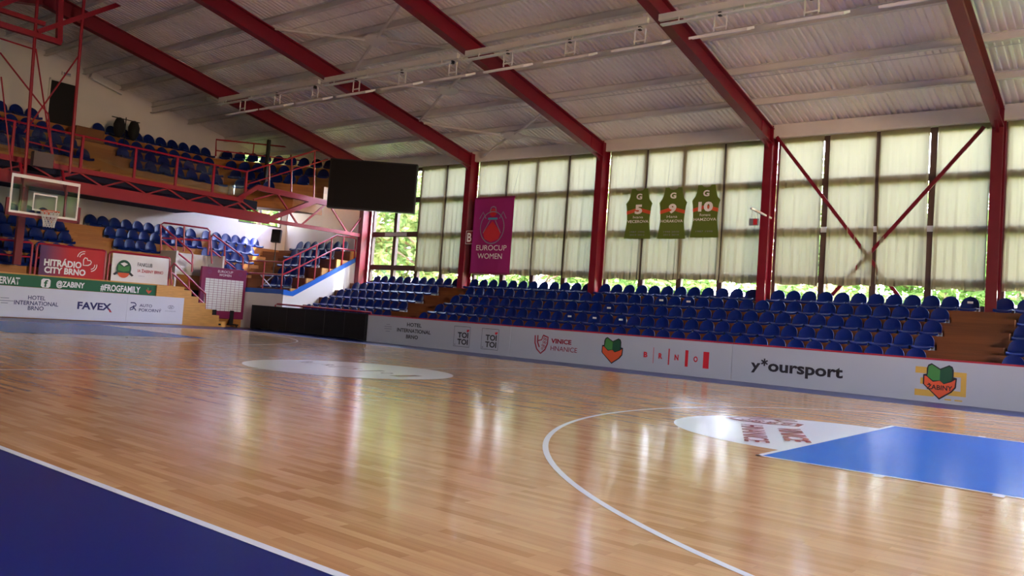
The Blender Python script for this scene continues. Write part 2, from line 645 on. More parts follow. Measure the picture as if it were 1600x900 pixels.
def shield(fn, ca, cb, s, m, parent, d=0.003, name='winery_logo'):
    """outlined shield, half with a vine stem, half with grapes"""
    mb = MB()
    ribbon(mb, [(ca - 0.48 * s, cb + 0.5 * s), (ca - 0.46 * s, cb + 0.05 * s), (ca - 0.3 * s, cb - 0.32 * s), (ca, cb - 0.56 * s),
                (ca + 0.3 * s, cb - 0.32 * s), (ca + 0.46 * s, cb + 0.05 * s), (ca + 0.48 * s, cb + 0.44 * s), (ca + 0.1 * s, cb + 0.54 * s)], 0.09 * s, fn, d)
    ribbon(mb, [(ca - 0.28 * s, cb + 0.52 * s), (ca - 0.27 * s, cb + 0.1 * s), (ca - 0.12 * s, cb - 0.2 * s)], 0.09 * s, fn, d)
    ribbon(mb, [(ca - 0.27 * s, cb + 0.18 * s), (ca + 0.02 * s, cb + 0.26 * s), (ca + 0.1 * s, cb + 0.5 * s)], 0.07 * s, fn, d)
    for a, b in ((0.2, 0.34), (0.33, 0.3), (0.17, 0.14), (0.3, 0.1), (0.12, -0.06), (0.24, -0.12), (0.1, -0.26)):
        ribbon(mb, circ(ca + a * s, cb + b * s, 0.06 * s, n=10), 0.035 * s, fn, d, True)
    return obj(name, mb, m, parent)


_S, _U = Vector((.40, -.915, 0)), Vector((.84, .52, 0)).normalized()
F4 = lambda a, b, d=0.0: Vector((-6.95, 7.55, .005 + d)) + _S * a + _U * b
shield(F4, -.62, .3, 0.85, M['paint_red'], floor_o, 0, 'floor_shield')
text('floor_lettering', 'VINICE', F4, .08, 1.42, .42, .7, M['paint_red'], floor_o, 0.035, 0)
text('floor_lettering', 'HNANICE', F4, .08, 1.75, .0, .26, M['paint_red'], floor_o, 0.015, 0)
fe = lambda a, b, d=0.0: Vector((-28 - b, a, 0.005 + d))
text('floor_lettering', 'VINICE', fe, 7.2, 8.5, -6.62, -6.36, M['paint_red'], floor_o, 0.02, 0)

# walls
we = MB()
hw = (18.2, 20.4, 4.35, 7.35)        # window opening in the end wall
top = lambda v: roofz(v) + 0.15
fnE = lambda a, b, d: Vector((X0 - d, a, b))
we.prism([(V0, 0), (hw[0], 0), (hw[0], top(hw[0])), (7.5, top(7.5)), (V0, top(V0))], fnE, 0, 0.25)
we.prism([(hw[0], 0), (hw[1], 0), (hw[1], hw[2]), (hw[0], hw[2])], fnE, 0, 0.25)
we.prism([(hw[0], hw[3]), (hw[1], hw[3]), (hw[1], top(hw[1]) + .2), (hw[0], top(hw[0]))], fnE, 0, 0.25)
we.prism([(hw[1], 0), (V1 + 0.3, 0), (V1 + 0.3, top(V1)), (hw[1], top(hw[1]))], fnE, 0, 0.25)
struct(obj('wall_end', we, M['white']))
wb = MB()
GW = [(1.0, 4.0)]     # unseen window added behind the near basket to brighten the hall
GZ = (2.4, 7.1)
fnW = lambda a, b, d: Vector((X1 + d, a, b))
ed = [V0] + [e for w in GW for e in w] + [V1 + .3]
wb.box(X1, X1 + .25, V0, V1 + .3, 0, GZ[0])
for k in range(0, len(ed), 2):
    wb.box(X1, X1 + .25, ed[k], ed[k + 1], GZ[0], GZ[1])
wb.prism([(V0, GZ[1]), (V1 + .3, GZ[1]), (V1 + .3, top(V1)), (7.5, top(7.5)), (V0, top(V0))], fnW, 0, 0.25)
struct(obj('wall_behind_near_basket', wb, M['white']))
wn_ = MB()
wn_.box(X0, X1, V0 - 0.25, V0, 0, roofz(V0) + 0.3)
struct(obj('wall_near', wn_, M['white']))
struct(obj('wall_window_side', MB().box(-28.4, X1, V1 + 0.05, V1 + 0.3, 0, 2.06).box(X0, -28.4, V1 + 0.05, V1 + 0.3, 0, 5.6), M['white']))
# fascia over the windows
struct(obj('trim_1', MB().box(X0, X1, 20.4, V1 + 0.3, 6.68, 7.06), M['steel']))

# ceiling: trapezoid roof sheets, ribs run down the slope
def corrugated(vs):
    mb = MB()
    n = int((X1 - X0 + 0.5) / 0.15)
    prof = []
    for i in range(n):
        x = X0 - 0.2 + i * 0.15
        prof += [(x, 0.0), (x + 0.06, 0.0), (x + 0.075, 0.055), (x + 0.135, 0.055)]
    rows = [[(x, v, roofz(v) + h) for x, h in prof] for v in vs]
    vsx = [p for r in rows for p in r]
    k = len(prof)
    fs = [(j * k + i, j * k + i + 1, (j + 1) * k + i + 1, (j + 1) * k + i) for j in range(len(rows) - 1) for i in range(k - 1)]
    mb.add(vsx, fs)
    mb.add([(X0 - 0.4, v, roofz(v) + 0.1) for v in vs] + [(X1 + 0.4, v, roofz(v) + 0.1) for v in vs],
           [(i, i + 1, len(vs) + i + 1, len(vs) + i) for i in range(len(vs) - 1)])
    return mb


ceil_o = struct(obj('ceiling', corrugated([V1 + 0.5, 7.5, V0 - 0.4]), M['roof']))
PUR = [18.87, 17.2, 15.5, 13.95, 12.57, 11.26, 9.9, 8.6, 7.5, 6.2, 4.9, 3.6, 2.2, 0.8, -0.6, -2.2, -3.8]
for v in PUR:
    z = roofz(v) - 0.005
    pm = MB()
    pm.ibeam((X0, v, z - 0.09), (X1, v, z - 0.09), 0.13, 0.18, 0.012, 0.012)
    obj('purlin', pm, M['steel'], ceil_o)
for v in (17.75, 14.7, 11.9):
    obj('sheet_seam', MB().box(X0, X1, v - 0.012, v + 0.012, roofz(v) - 0.012, roofz(v) + 0.004), M['steel'], ceil_o)

# portal frames
FR = [('F', -6.15), ('E', -11.7), ('D', -17.2), ('C', -22.75), ('B', -28.25)]
FLAB = {'F': 'red steel frame whose column stands beside the stair aisle and a cross brace',
        'E': 'red steel portal frame with the hanging exit sign on its column',
        'D': 'red steel frame between the purple banner and the green jerseys',
        'C': 'red steel portal frame with the white letter B on its column',
        'B': 'red steel portal frame over the balcony edge, its sunlit column beside uncovered windows'}
for k, x in FR:
    t = thing('portal_frame', FLAB[k], 'steel frame', (x, 20.3, 0), 0, 'red portal frames')
    zc = 6.62
    obj('column', MB().ibeam((x, 20.31, 2.04 if k != 'B' else 0.0), (x, 20.31, 6.95), 0.24, 0.46, 0.03, 0.03, up=(0, 1, 0)), M['red'], t)
    r = MB()
    dz = 6.42 + 0.23
    r.ibeam((x, 20.12, dz + SLOPE * 0.08), (x, 7.5, dz + SLOPE * 12.7), 0.24, 0.46, 0.03, 0.03)
    r.ibeam((x, 7.5, dz + SLOPE * 12.7), (x, V0 + 0.05, dz - SLOPE * 0.4), 0.24, 0.46, 0.03, 0.03)
    obj('rafter', r, M['red'], t)
    obj('knee_plate', MB().prism([(20.1, 6.3), (20.1, 6.95), (19.5, 7.0), (19.5, 6.62)], lambda a, b, d, x=x: Vector((x + d, a, b)), -0.03, 0.03), M['red'], t)
# letter sign on the column
sg = thing('letter_sign', 'white framed letter B sign on the red column beside the purple banner', 'sign', (-22.6, 20.3, 4.0))
fB = lambda a, b, d=0.0: Vector((a, 20.06 - d, b))
q = at(734, 371, 1, 20.06)
obj('plate', MB().box(q.x - .17, q.x + .17, 20.04, 20.06, q.z - .24, q.z + .24), M['red'], sg)
mb = MB()
ribbon(mb, [(q.x - .16, q.z - .23), (q.x + .16, q.z - .23), (q.x + .16, q.z + .23), (q.x - .16, q.z + .23)], 0.025, side(20.04), 0.003, True)
obj('border', mb, M['white_ink'], sg)
text('letter', 'B', side(20.04), q.x - .1, q.x + .1, q.z - .16, q.z + .16, M['white_ink'], sg, 0.02)

# roof cross bracing between two frames
for i, (xc, vc, hv, lab) in enumerate([(-20.0, 12.76, 1.4, 'white cross brace with node plate, highest of three in its roof bay'),
                                        (-20.0, 15.75, 1.55, 'white cross brace with node plate, middle one of three in its roof bay'),
                                        (-20.0, 19.0, 1.5, 'white cross brace with node plate just above the purple banner windows')]):
    t = thing('roof_brace', lab, 'brace', (xc, vc, roofz(vc)), 0, 'roof cross braces')
    for sx in (-1, 1):
        for sv in (-1, 1):
            xe = xc + sx * 2.6
            ve = vc + sv * hv
            obj('rod', MB().tube([(xc + sx * .25, vc + sv * .14, roofz(vc) - 0.27), (xe, ve, roofz(ve) - 0.27)], 0.045, 6), M['steel'], t)
    obj('node_plate', MB().prism(circ(xc, vc, 0.42, 0.3, n=8), lambda a, b, d: Vector((a, b, roofz(b) - 0.27 + d)), -0.02, 0.02), M['steel'], t)

# ------------------------------------------------------------------ windows
BAYS = [(-28.1, -22.9), (-22.6, -17.35), (-17.05, -11.85), (-11.55, -6.3), (-6.0, -0.75), (-0.45, 5.1), (5.4, 10.9)]  # bays past the picture edge are unseen, left uncurtained to brighten the hall
Z0, Z1 = 2.06, 6.7
for i, (xa, xb) in enumerate(BAYS):
    t = thing('window_%d' % (i + 1), ['bare dark framed window bay beside the sunlit column, two panes uncovered', 'dark framed window bay behind the purple banner',
              'dark framed window bay behind the green jerseys', 'dark framed window bay behind the red cross bracing', 'dark framed window bay past the last red column',
              'unseen dark framed window bay beyond the picture edge, uncurtained to light the hall', 'unseen dark framed window bay at the near basket corner, uncurtained to light the hall'][i], 'window', ((xa + xb) / 2, V1, Z0))
    struct(t)
    f = MB()
    n = 4
    w = (xb - xa) / n
    for k in range(n + 1):
        x = xa + k * w
        wd = 0.16 if 0 < k < n else 0.1
        f.box(x - wd / 2, x + wd / 2, V1 - 0.02, V1 + 0.12, Z0, Z1)
    for z in (Z0 + 0.04, 2.75, 4.07, 5.42, Z1 - 0.04):
        for k in range(n):
            f.box(xa + k * w + .06, xa + (k + 1) * w - .06, V1 - 0.0, V1 + 0.1, z - 0.1, z + 0.1)
    obj('frame', f, M['frame'], t)
    obj('pane', MB().box(xa, xb, V1 + 0.045, V1 + 0.052, Z0, Z1), M['glass'], t)
    # latch plates on the mullions, shiny in the clear bay
    if i == 3:
        for k in (1, 2, 3):
            x = xa + k * w
            obj('latch_plate', MB().box(x - .075, x + .075, V1 - 0.04, V1 - 0.02, 4.02, 4.17), M['ltgrey'], t)
    if i == 0:
        obj('grey_panel', MB().box(xa + 0.75, xa + 1.95, V1 - 0.03, V1 - 0.01, 4.0, 4.14), M['ltgrey'], t)
    pl = bpy.data.lights.new('window_portal', 'AREA')
    pl.shape = 'RECTANGLE'
    pl.size, pl.size_y = xb - xa, Z1 - Z0
    pl.cycles.is_portal = True
    po = bpy.data.objects.new('window_portal', pl)
    COL.objects.link(po)
    po.location = ((xa + xb) / 2, V1 + 0.2, (Z0 + Z1) / 2)
    po.rotation_euler = (R(-90), 0, 0)
# end wall window
t = thing('window_8', 'bright window high in the end wall behind the balcony corner', 'window', (X0, 19, 4.3))
struct(t)
f = MB()
for v in (hw[0], (hw[0] + hw[1]) / 2, hw[1]):
    f.box(X0 - .15, X0 - .02, v - .05, v + .05, hw[2], hw[3])
for z in (hw[2], 5.8, hw[3]):
    f.box(X0 - .14, X0 - .03, hw[0], hw[1], z - .05, z + .05)
obj('frame', f, M['frame'], t)
obj('pane', MB().box(X0 - .1, X0 - .09, hw[0], hw[1], hw[2], hw[3]), M['glass'], t)
# added window out of view, lets more daylight in behind the near basket
for i, (va, vb) in enumerate(GW):
    t = thing('window_%d' % (i + 9), 'unseen tall window added behind the near basket to light the hall', 'window', (X1, (va + vb) / 2, GZ[0]))
    struct(t)
    f = MB()
    for k in range(5):
        y = va + k * (vb - va) / 4
        f.box(X1 + .04, X1 + .16, y - .05, y + .05, GZ[0], GZ[1])
    for z in (GZ[0], 4.07, 5.42, GZ[1]):
        f.box(X1 + .05, X1 + .15, va, vb, z - .05, z + .05)
    obj('frame', f, M['frame'], t)
    obj('pane', MB().box(X1 + .1, X1 + .11, va, vb, GZ[0], GZ[1]), M['glass'], t)
    pl = bpy.data.lights.new('window_portal', 'AREA')
    pl.shape = 'RECTANGLE'
    pl.size, pl.size_y = vb - va, GZ[1] - GZ[0]
    pl.cycles.is_portal = True
    po = bpy.data.objects.new('window_portal', pl)
    COL.objects.link(po)
    po.location = (X1 + 0.3, (va + vb) / 2, (GZ[0] + GZ[1]) / 2)
    po.rotation_euler = (R(90), 0, R(90))

# curtains, one per pane column
def curtain_mesh(seed, w, z0, z1):
    rnd = random.Random(seed)
    ph = [rnd.uniform(0, 6.28) for _ in range(4)]
    nx, nz = 44, 12
    mb = MB()
    vs = []
    for j in range(nz + 1):
        tz = j / nz
        z = z0 + (z1 - z0) * tz
        amp = 0.03 * (1.1 - 0.85 * tz)
        for i in range(nx + 1):
            s = i / nx
            fold = math.sin(s * 38 + ph[0] + 0.3 * math.sin(tz * 3 + ph[1])) * 0.5 + math.sin(s * 17 + ph[2]) * 0.6 + 0.35 * math.sin(s * 71 + ph[3])
            zz = z + (0.02 * math.sin(s * 9 + ph[1]) if j == 0 else 0)
            vs.append((-w / 2 + w * s + 0.012 * math.sin(tz * 4 + ph[1]), fold * amp, zz))
    fs = [(j * (nx + 1) + i, j * (nx + 1) + i + 1, (j + 1) * (nx + 1) + i + 1, (j + 1) * (nx + 1) + i) for j in range(nz) for i in range(nx)]
    mb.add(vs, fs)
    mb.smooth = True
    return mb


BAYN = {0: 'bare window bay by the sunlit column', 1: 'purple banner bay', 2: 'green jersey bay', 3: 'red cross brace bay', 4: 'bay past the last red column'}
for i, ks in ((0, (2, 3)), (1, (0, 1, 2, 3)), (2, (0, 1, 2, 3)), (3, (0, 1, 2, 3)), (4, (0,))):
    xa, xb = BAYS[i]
    w = (xb - xa) / 4
    for n, k in enumerate(ks):
        if i == 0:
            lab = 'cream curtain %s the black scoreboard, in the bay with bare windows' % (('next to', 'one further from')[n])
        else:
            lab = 'cream curtain in the bay past the last red column' if i == 4 else 'cream curtain, %s of four in the %s, from the scoreboard side' % (ORD[n], BAYN[i])
        sw = 1.19 if i == 3 else (1.29 if (i + k) % 3 else 1.25)
        o = obj('curtain', curtain_mesh(i * 10 + k, sw, 2.6 + 0.03 * ((i * 3 + k) % 3 - 1), 6.7), M['curtain'])
        o.location = (xa + (k + 0.5) * w + (0.02 if k % 2 else -0.015), 20.55, 0)
        tag(o, lab, 'curtain', 'cream window curtains')

# red cross bracing in the fourth bay
def brace(a, b, lab):
    tag(obj('wall_brace', MB().bar(a, b, 0.09, 0.05, (0, 1, 0)), M['red']), lab, 'brace', 'red wall cross braces')


p1, p2 = at(1214, 214, 1, 20.4), at(1408, 468, 1, 20.66)
brace(p1, p2, 'red diagonal brace running down from the exit sign column across the curtains')
p1, p2 = at(1538, 198, 1, 20.4), at(1292, 470, 1, 20.66)
brace(p1, p2, 'red diagonal brace running down from the column by the aisle, faint behind the curtains')

# ------------------------------------------------------------------ stand under the windows
SV = [17.0 + 0.75 * i for i in range(5)]
SZ = [0.72 + 0.33 * i for i in range(5)]
st = thing('grandstand', 'long stepped wooden stand under the curtained windows', 'grandstand', (-12, 18.5, 0))
XL, XR = -28.5, 3.0
for i in range(5):
    v1 = SV[i + 1] if i < 4 else V1 + 0.01
    mb = MB()
    z0 = 0.05 if i == 0 else SZ[i - 1] - 0.03
    mb.box(XL, XR, SV[i], v1 + 0.02, z0, SZ[i])
    obj('tier', mb, M['wood_dark'], st)
for x0, x1 in ((-23.25, -22.05), (-6.88, -5.6)):
    mb = MB()
    for i in range(4):
        mb.box(x0, x1, SV[i] + 0.4, SV[i + 1], SZ[i] - 0.02, SZ[i] + 0.165)
    mb.box(x0, x1, SV[0] - 0.3, SV[0], 0.05, SZ[0] - 0.17)
    obj('aisle_steps', mb, M['wood_dark'], st)

# seat
def seat_mesh():
    prof = [(-0.02, 0.0), (-0.03, 0.03), (0.0, 0.055), (0.12, 0.05), (0.24, 0.045), (0.31, 0.055), (0.355, 0.09), (0.375, 0.15), (0.388, 0.21), (0.4, 0.27), (0.408, 0.31), (0.413, 0.34), (0.416, 0.362)]
    vs = []
    nx = 12
    for (y, z) in prof:
        if z < 0.1 and y < 0.3:
            hw_ = 0.19 + 0.012 * min(1, max(0, y / 0.2))
        elif z <= 0.15:
            hw_ = 0.203
        else:
            t = (z - 0.15) / 0.213
            hw_ = 0.203 * max(0.03, (1 - t ** 2.1)) ** 0.5
        for i in range(nx + 1):
            s = -1 + 2 * i / nx
            lift = 0.022 * abs(s) ** 3 if z < 0.1 else 0
            wrap = -0.04 * abs(s * hw_ / 0.2) ** 2.2 if z > 0.06 else 0
            vs.append((s * hw_, y + wrap, z + lift))
    fs = []
    for j in range(len(prof) - 1):
        for i in range(nx):
            fs.append((j * (nx + 1) + i, j * (nx + 1) + i + 1, (j + 1) * (nx + 1) + i + 1, (j + 1) * (nx + 1) + i))
    me = bpy.data.meshes.new('stadium_seat')
    me.from_pydata(vs, [], fs)
    bm = bmesh.new()
    bm.from_mesh(me)
    bmesh.ops.solidify(bm, geom=bm.faces[:], thickness=-0.014)
    bmesh.ops.recalc_face_normals(bm, faces=bm.faces)
    bm.to_mesh(me)
    bm.free()
    for p in me.polygons:
        p.use_smooth = True
    me.set_sharp_from_angle(angle=R(50))
    return me


SEAT = seat_mesh()
SEAT.materials.append(M['blue'])
bk = MB()
for s in (-1, 1):
    bk.box(s * 0.13 - 0.02, s * 0.13 + 0.02, 0.02, 0.3, 0.0, 0.045)
    bk.box(s * 0.2 - 0.012, s * 0.2 + 0.012, 0.30, 0.345, 0.0, 0.09)
bk.box(-0.2, 0.2, 0.27, 0.31, 0.0, 0.04)
BRK = bk.mesh('bracket')
BRK.materials.append(M['bracket'])
lb = MB()
lb.box(-0.06, 0.06, 0.335, 0.35, 0.2, 0.25)
STK = lb.mesh('number_sticker')
STK.materials.append(M['paper'])
seat_proto = None
NSEAT = 0


def seat(x, y, z, rz, label, group, sticker=False, sc=(1, 1, 1)):
    global seat_proto, NSEAT
    NSEAT += 1
    if seat_proto is None:
        seat_proto = bpy.data.objects.new('stadium_seat', SEAT)
        COL.objects.link(seat_proto)
        b = bpy.data.objects.new('bracket', BRK)
        COL.objects.link(b)
        b.parent = seat_proto
        o = seat_proto
    else:
        o = seat_proto.copy()
        COL.objects.link(o)
        for ch in seat_proto.children:
            if ch.name.startswith('bracket'):
                c2 = ch.copy()
                c2.parent = o
                COL.objects.link(c2)
    o.location = (x, y, z)
    o.rotation_euler = (0, 0, rz)
    o.scale = sc
    tag(o, label, 'seat', group)
    if sticker:
        s = bpy.data.objects.new('number_sticker', STK)
        COL.objects.link(s)
        s.parent = o
    return o


RN = ['front row', 'second row', 'third row', 'fourth row', 'top row']


def row(xs, i, where, stick=()):
    for n, x in enumerate(xs):
        seat(x, SV[i] + 0.02, SZ[i] + 0.002, 0, 'blue seat, %s from the scoreboard side, %s, %s' % (ORD[n], RN[i], where), 'seats of the window stand', n in stick)


def span(a, b, pitch):
    n = max(1, int(round((b - a) / pitch)))
    return [a + (b - a) * k / n for k in range(n + 1)]


for i in range(4):
    row(span(-27.7 - (0.0), -23.5, 0.42), i, 'block by white parapet')
    row(span(-21.8, -7.12, 0.4335), i, 'long middle block', {3: (17, 19), 2: (14,), 1: (12, 14, 16)}.get(i, ()))
    row(span(-5.32, -4.4, 0.46), i, 'block past the aisle', {3: (0,)}.get(i, ()))
row(span(-27.35, -23.15, 0.42), 4, 'under the bare windows')
row(span(-22.3, -17.5, 0.4364), 4, 'under the purple banner bay')
row(span(-16.85, -12.05, 0.45), 4, 'under the green jersey bay')
row(span(-11.3, -6.62, 0.4255), 4, 'under the red cross braces', (11,))
row(span(-5.9, -5.0, 0.45), 4, 'past the last red column')

# ------------------------------------------------------------------ far end stand, wrapping the corner
EX = [-31.0 - 0.57 * i for i in range(5)]
CV = [17.17 + 0.7 * i for i in range(5)]
EZ = [1.62, 2.06, 2.52, 2.92, 3.32]
VO = (13.9, 15.85)                      # tunnel opening
es = thing('end_grandstand', 'wooden stepped stand behind the far basket, wrapping the corner', 'grandstand', (-32, 14, 0))
for i in range(5):
    x1 = EX[i]
    xb_ = EX[i + 1] if i < 4 else X0 + .02
    mb = MB()
    zb = 0.0 if i < 2 else EZ[i - 1] - 0.05
    if i < 2:
        mb.box(xb_, x1, 3.0, VO[0], zb, EZ[i])
        mb.box(xb_, x1, VO[1], CV[i], zb, EZ[i])
    else:
        mb.box(xb_, x1, 3.0, CV[i], 1.3 if i == 2 else zb, EZ[i])
    obj('tier', mb, M['wood_end'], es)
    vb = CV[i + 1] if i < 4 else V1
    mb = MB()
    mb.box(xb_, -28.62, CV[i], vb, 0.0 if i == 0 else EZ[i - 1] - 0.05, EZ[i])
    obj('corner_tier', mb, M['wood_dark'], es)
    obj('step_end', MB().box(-28.62, -28.55, CV[i], V1 - 0.1, EZ[i] - 0.46, EZ[i]), M['wood_side'], es, 'pale wood end of a corner step')
mb = MB()
mb.box(-31.0, -30.5, 3.0, 13.4, 0.0, 1.36)
obj('front_walkway', mb, M['wood_end'], es)
# side aisle steps and corner aisle steps
mb = MB()
for i in range(4):
    mb.box(EX[i + 1], EX[i] - 0.28, 10.85, 12.1, EZ[i] - 0.02, EZ[i] + 0.21)
obj('aisle_steps', mb, M['wood_end'], es)
mb = MB()
dg1, dg2, up_ = Vector((1, 1, 0)).normalized(), Vector((-1, 1, 0)).normalized(), Vector((0, 0, 1))
for i in range(1, 9):
    c0 = Vector((-30.55 - 0.3 * i, 17.05 + 0.335 * i, 0))
    zt = EZ[0] - 0.1 + 0.21 * i
    mb.obox(c0 + Vector((0, 0, zt - 0.15)), dg1, dg2, up_, 0.62, 0.3, 0.15)
obj('corner_aisle_steps', mb, M['wood_dark'], es)
# tunnel walls
obj('tunnel_wall', MB().box(-32.1, -31.0, VO[0] - 0.02, VO[0] + 0.06, 0, 2.66), M['white'], es)
obj('tunnel_wall', MB().box(-32.1, -31.0, VO[1] - 0.06, VO[1] + 0.02, 0, 2.66), M['white'], es)
obj('tunnel_lintel', MB().box(-32.2, -32.1, VO[0], VO[1], 1.85, 2.66), M['white'], es)
obj('tunnel_shade', MB().box(-32.25, -32.15, VO[0], VO[1], 0, 1.9), M['shade_cover_black'], es, 'black panel for the shade inside the tunnel under the end stand')  # black panel stands for the shade inside the tunnel
# front stair beside the boards
sx_ = thing('stair', 'short wooden stair going down beside the white board at the far end', 'stairs', (-30.7, 14.5, 0))
mb = MB()
for k in range(6):
    mb.box(-30.99, -30.38, 15.45 - 0.3 * k, 15.75 - 0.3 * k, 0.0, 0.21 * (k + 1))
mb.box(-30.49, -30.38, 12.92, 13.95, 0.0, 1.36)
mb.box(-30.99, -30.49, 13.42, 13.95, 0.0, 1.36)
obj('steps', mb, M['wood_side'], sx_)

# white corner walls with blue trim
cw = thing('ramp_parapet', 'white parapet with a blue sloping top band where end stand meets window stand', 'parapet', (-28.6, 17, 0))
mb = MB()
mb.prism([(16.82, 0), (16.82, 1.40), (17.25, 1.36), (20.28, 2.98), (20.28, 0)], lambda a, b, d: Vector((-28.5 + d, a, b)), 0, -0.06)
mb.box(-31.3, -28.56, 16.82, 16.95, 0, 1.42)
obj('panel', mb, M['white'], cw)
mb = MB()
fr_ = lambda a, b, d: Vector((-28.49 + d, a, b))
mb.prism([(16.81, 1.36), (17.25, 1.33), (20.28, 2.95), (20.28, 3.13), (17.2, 1.5), (16.81, 1.55)], fr_, 0.008, -0.1)
mb.box(-31.3, -28.48, 16.80, 16.97, 1.38, 1.55)
obj('blue_band', mb, M['trim'], cw)


def rail(name, lab, cat, lines, posts, m=None, r=0.03, group=None, parent_loc=None):
    m = m or M['pinkred']
    p0 = posts[0][0] if posts else lines[0][0]
    t = thing(name, lab, cat, tuple(p0), 0, group)
    for l in lines:
        obj('rail', MB().tube(l, r, 8), m, t)
    for a, b in posts:
        obj('post', MB().tube([a, b], r, 8), m, t)
    return t


# railing along the sloping corner wall
x = -28.52
top_ = [(x, 16.72, 1.55), (x, 16.72, 2.6), (x, 19.15, 3.86), (x, 20.05, 3.86), (x, 20.12, 3.8), (x, 20.12, 3.0)]
rail('railing', 'red handrail climbing along the white corner wall with blue band', 'railing', [top_, [(x, 16.72, 2.08), (x, 19.2, 3.36), (x, 20.1, 3.36)]],
     [((x, v, z0), (x, v, z1)) for v, z0, z1 in ((17.45, 1.5, 2.97), (18.2, 1.9, 3.36), (18.9, 2.3, 3.73), (19.5, 2.6, 3.86))])
v = 16.88
rail('railing', 'red guard rail on the blue-topped wall behind the black perimeter screen', 'railing',
     [[(-28.75, v, 1.5), (-28.75, v, 2.58), (-30.9, v, 2.6), (-30.9, v, 1.5)], [(-28.75, v, 2.1), (-30.9, v, 2.12)]], [((-29.9, v, 1.5), (-29.9, v, 2.6))])
# folded stand behind that rail
fs_ = thing('folding_stand', 'grey folded cross-leg stand behind the red guard rail', 'stand', (-29.9, 17.08, 1.62))
for a, b in (((-30.3, 17.1, 1.63), (-29.6, 17.1, 2.05)), ((-29.6, 17.05, 1.63), (-30.3, 17.05, 2.05))):
    obj('leg', MB().tube([a, b], 0.018, 6), M['ltgrey'], fs_)
obj('top_bar', MB().tube([(-30.35, 17.07, 2.06), (-29.55, 17.07, 2.06)], 0.018, 6), M['ltgrey'], fs_)

# seats of the end stand
def erow(vs, i, where):
    for n, v in enumerate(vs):
        seat(EX[i] - 0.02, v, EZ[i] + 0.002, R(90), 'blue seat, %s from the basket side, %s, %s' % (ORD[n], RN[i], where), 'seats of the far end stand', False, (1.1, 1.0, 1.22))


for i in range(5):
    erow(span(7.3, 10.6 if i < 4 else 10.3, 0.47), i, 'end stand behind backboard')
erow(span(12.5, 13.7, 0.45), 2, 'end stand above the fan club banner')
erow(span(12.4, 15.9, 0.46), 3, 'end stand over the tunnel')
erow(span(11.95, 15.95, 0.46), 4, 'end stand over the tunnel')
for i in range(5):
    lim = 16.55 + 0.6 * i
    a = 16.0 if i < 3 else 16.65
    if lim - a > 0.2:
        erow(span(a, lim, 0.46), i, 'corner block before the diagonal steps')
for i in range(5):
    a = EX[i] + 0.95
    xs = span(a, -29.4 if i else -29.2, 0.47)
    for n, xx in enumerate(xs):
        seat(xx, CV[i] + 0.02, EZ[i] + 0.002, 0, 'blue seat, %s from the diagonal steps, %s, corner block above parapet' % (ORD[n], RN[i]), 'seats of the far end stand', False, (1.1, 1.0, 1.22))

# speaker on its stand in the corner aisle
q0, q1 = at(432, 369, 0, -30.9), at(425, 452, 0, -30.9)
sp = thing('loudspeaker', 'black loudspeaker on a thin pole stand in the corner aisle', 'speaker', (-30.9, q0.y, 1.7))
cab_o = obj('cabinet', MB().obox((-30.9, q0.y, q0.z), Vector((.7, -.7, 0)).normalized(), Vector((.7, .7, 0)).normalized(), Vector((0.1, 0, 1)).normalized(), 0.16, 0.18, 0.26), M['black'], sp, bevel=0.02)
obj('grille', MB().obox((-30.78, q0.y - .12, q0.z), Vector((.7, -.7, 0)).normalized(), Vector((.7, .7, 0)).normalized(), Vector((0.1, 0, 1)).normalized(), 0.006, 0.15, 0.22), M['led'], cab_o)
obj('pole', MB().tube([(-30.9, q0.y, 1.55), (-30.9, q0.y, q0.z - .2)], 0.02, 8), M['black'], sp)
for k in range(3):
    a = k * 2.1 + .4
    obj('leg', MB().tube([(-30.9, q0.y, 2.05), (-30.9 + .3 * math.cos(a), q0.y + .3 * math.sin(a), 1.62)], 0.014, 6), M['black'], sp)

# rails of the end stand front with banners
def frame_rail(v0, v1, lab, x=-30.72, z0=1.36, z1=2.36):
    t = thing('railing', lab, 'railing', (x, (v0 + v1) / 2, z0))
    c = 0.09
    loop = [(x, v0, z0), (x, v0, z1 - c), (x, v0 + c * .3, z1 - c * .3), (x, v0 + c, z1), (x, v1 - c, z1), (x, v1 - c * .3, z1 - c * .3), (x, v1, z1 - c), (x, v1, z0)]
    obj('rail', MB().tube(loop, 0.035, 8), M['pinkred'], t)
    obj('mid_rail', MB().tube([(x, v0, z0 + 0.55), (x, v1, z0 + 0.55)], 0.028, 8), M['pinkred'], t)
    return t


frame_rail(6.6, 8.88, 'red tube guard rail without banner, behind the basket')
frame_rail(9.02, 11.2, 'red tube guard rail holding the red radio banner')
frame_rail(11.32, 13.5, 'red tube guard rail holding the white fan club banner')

def banner(name, lab, v0, v1, z0, z1, m, x=-30.66, seed=1):
    rnd = random.Random(seed)
    mb = MB()
    nx, nz = 30, 10
    ph = [rnd.uniform(0, 6.28) for _ in range(3)]
    vs = []
    for j in range(nz + 1):
        for i in range(nx + 1):
            s, t = i / nx, j / nz
            dd = 0.008 * math.sin(s * 14 + ph[0] + t * 2) * (1 - 0.5 * t) + 0.007 * math.sin((s + t) * 9 + ph[1])
            vs.append((x + dd, v0 + (v1 - v0) * s, z0 + (z1 - z0) * t))
    mb.add(vs, [(j * (nx + 1) + i, j * (nx + 1) + i + 1, (j + 1) * (nx + 1) + i + 1, (j + 1) * (nx + 1) + i) for j in range(nz) for i in range(nx)])
    mb.smooth = True
    o = obj(name, mb, m)
    return tag(o, lab, 'banner')


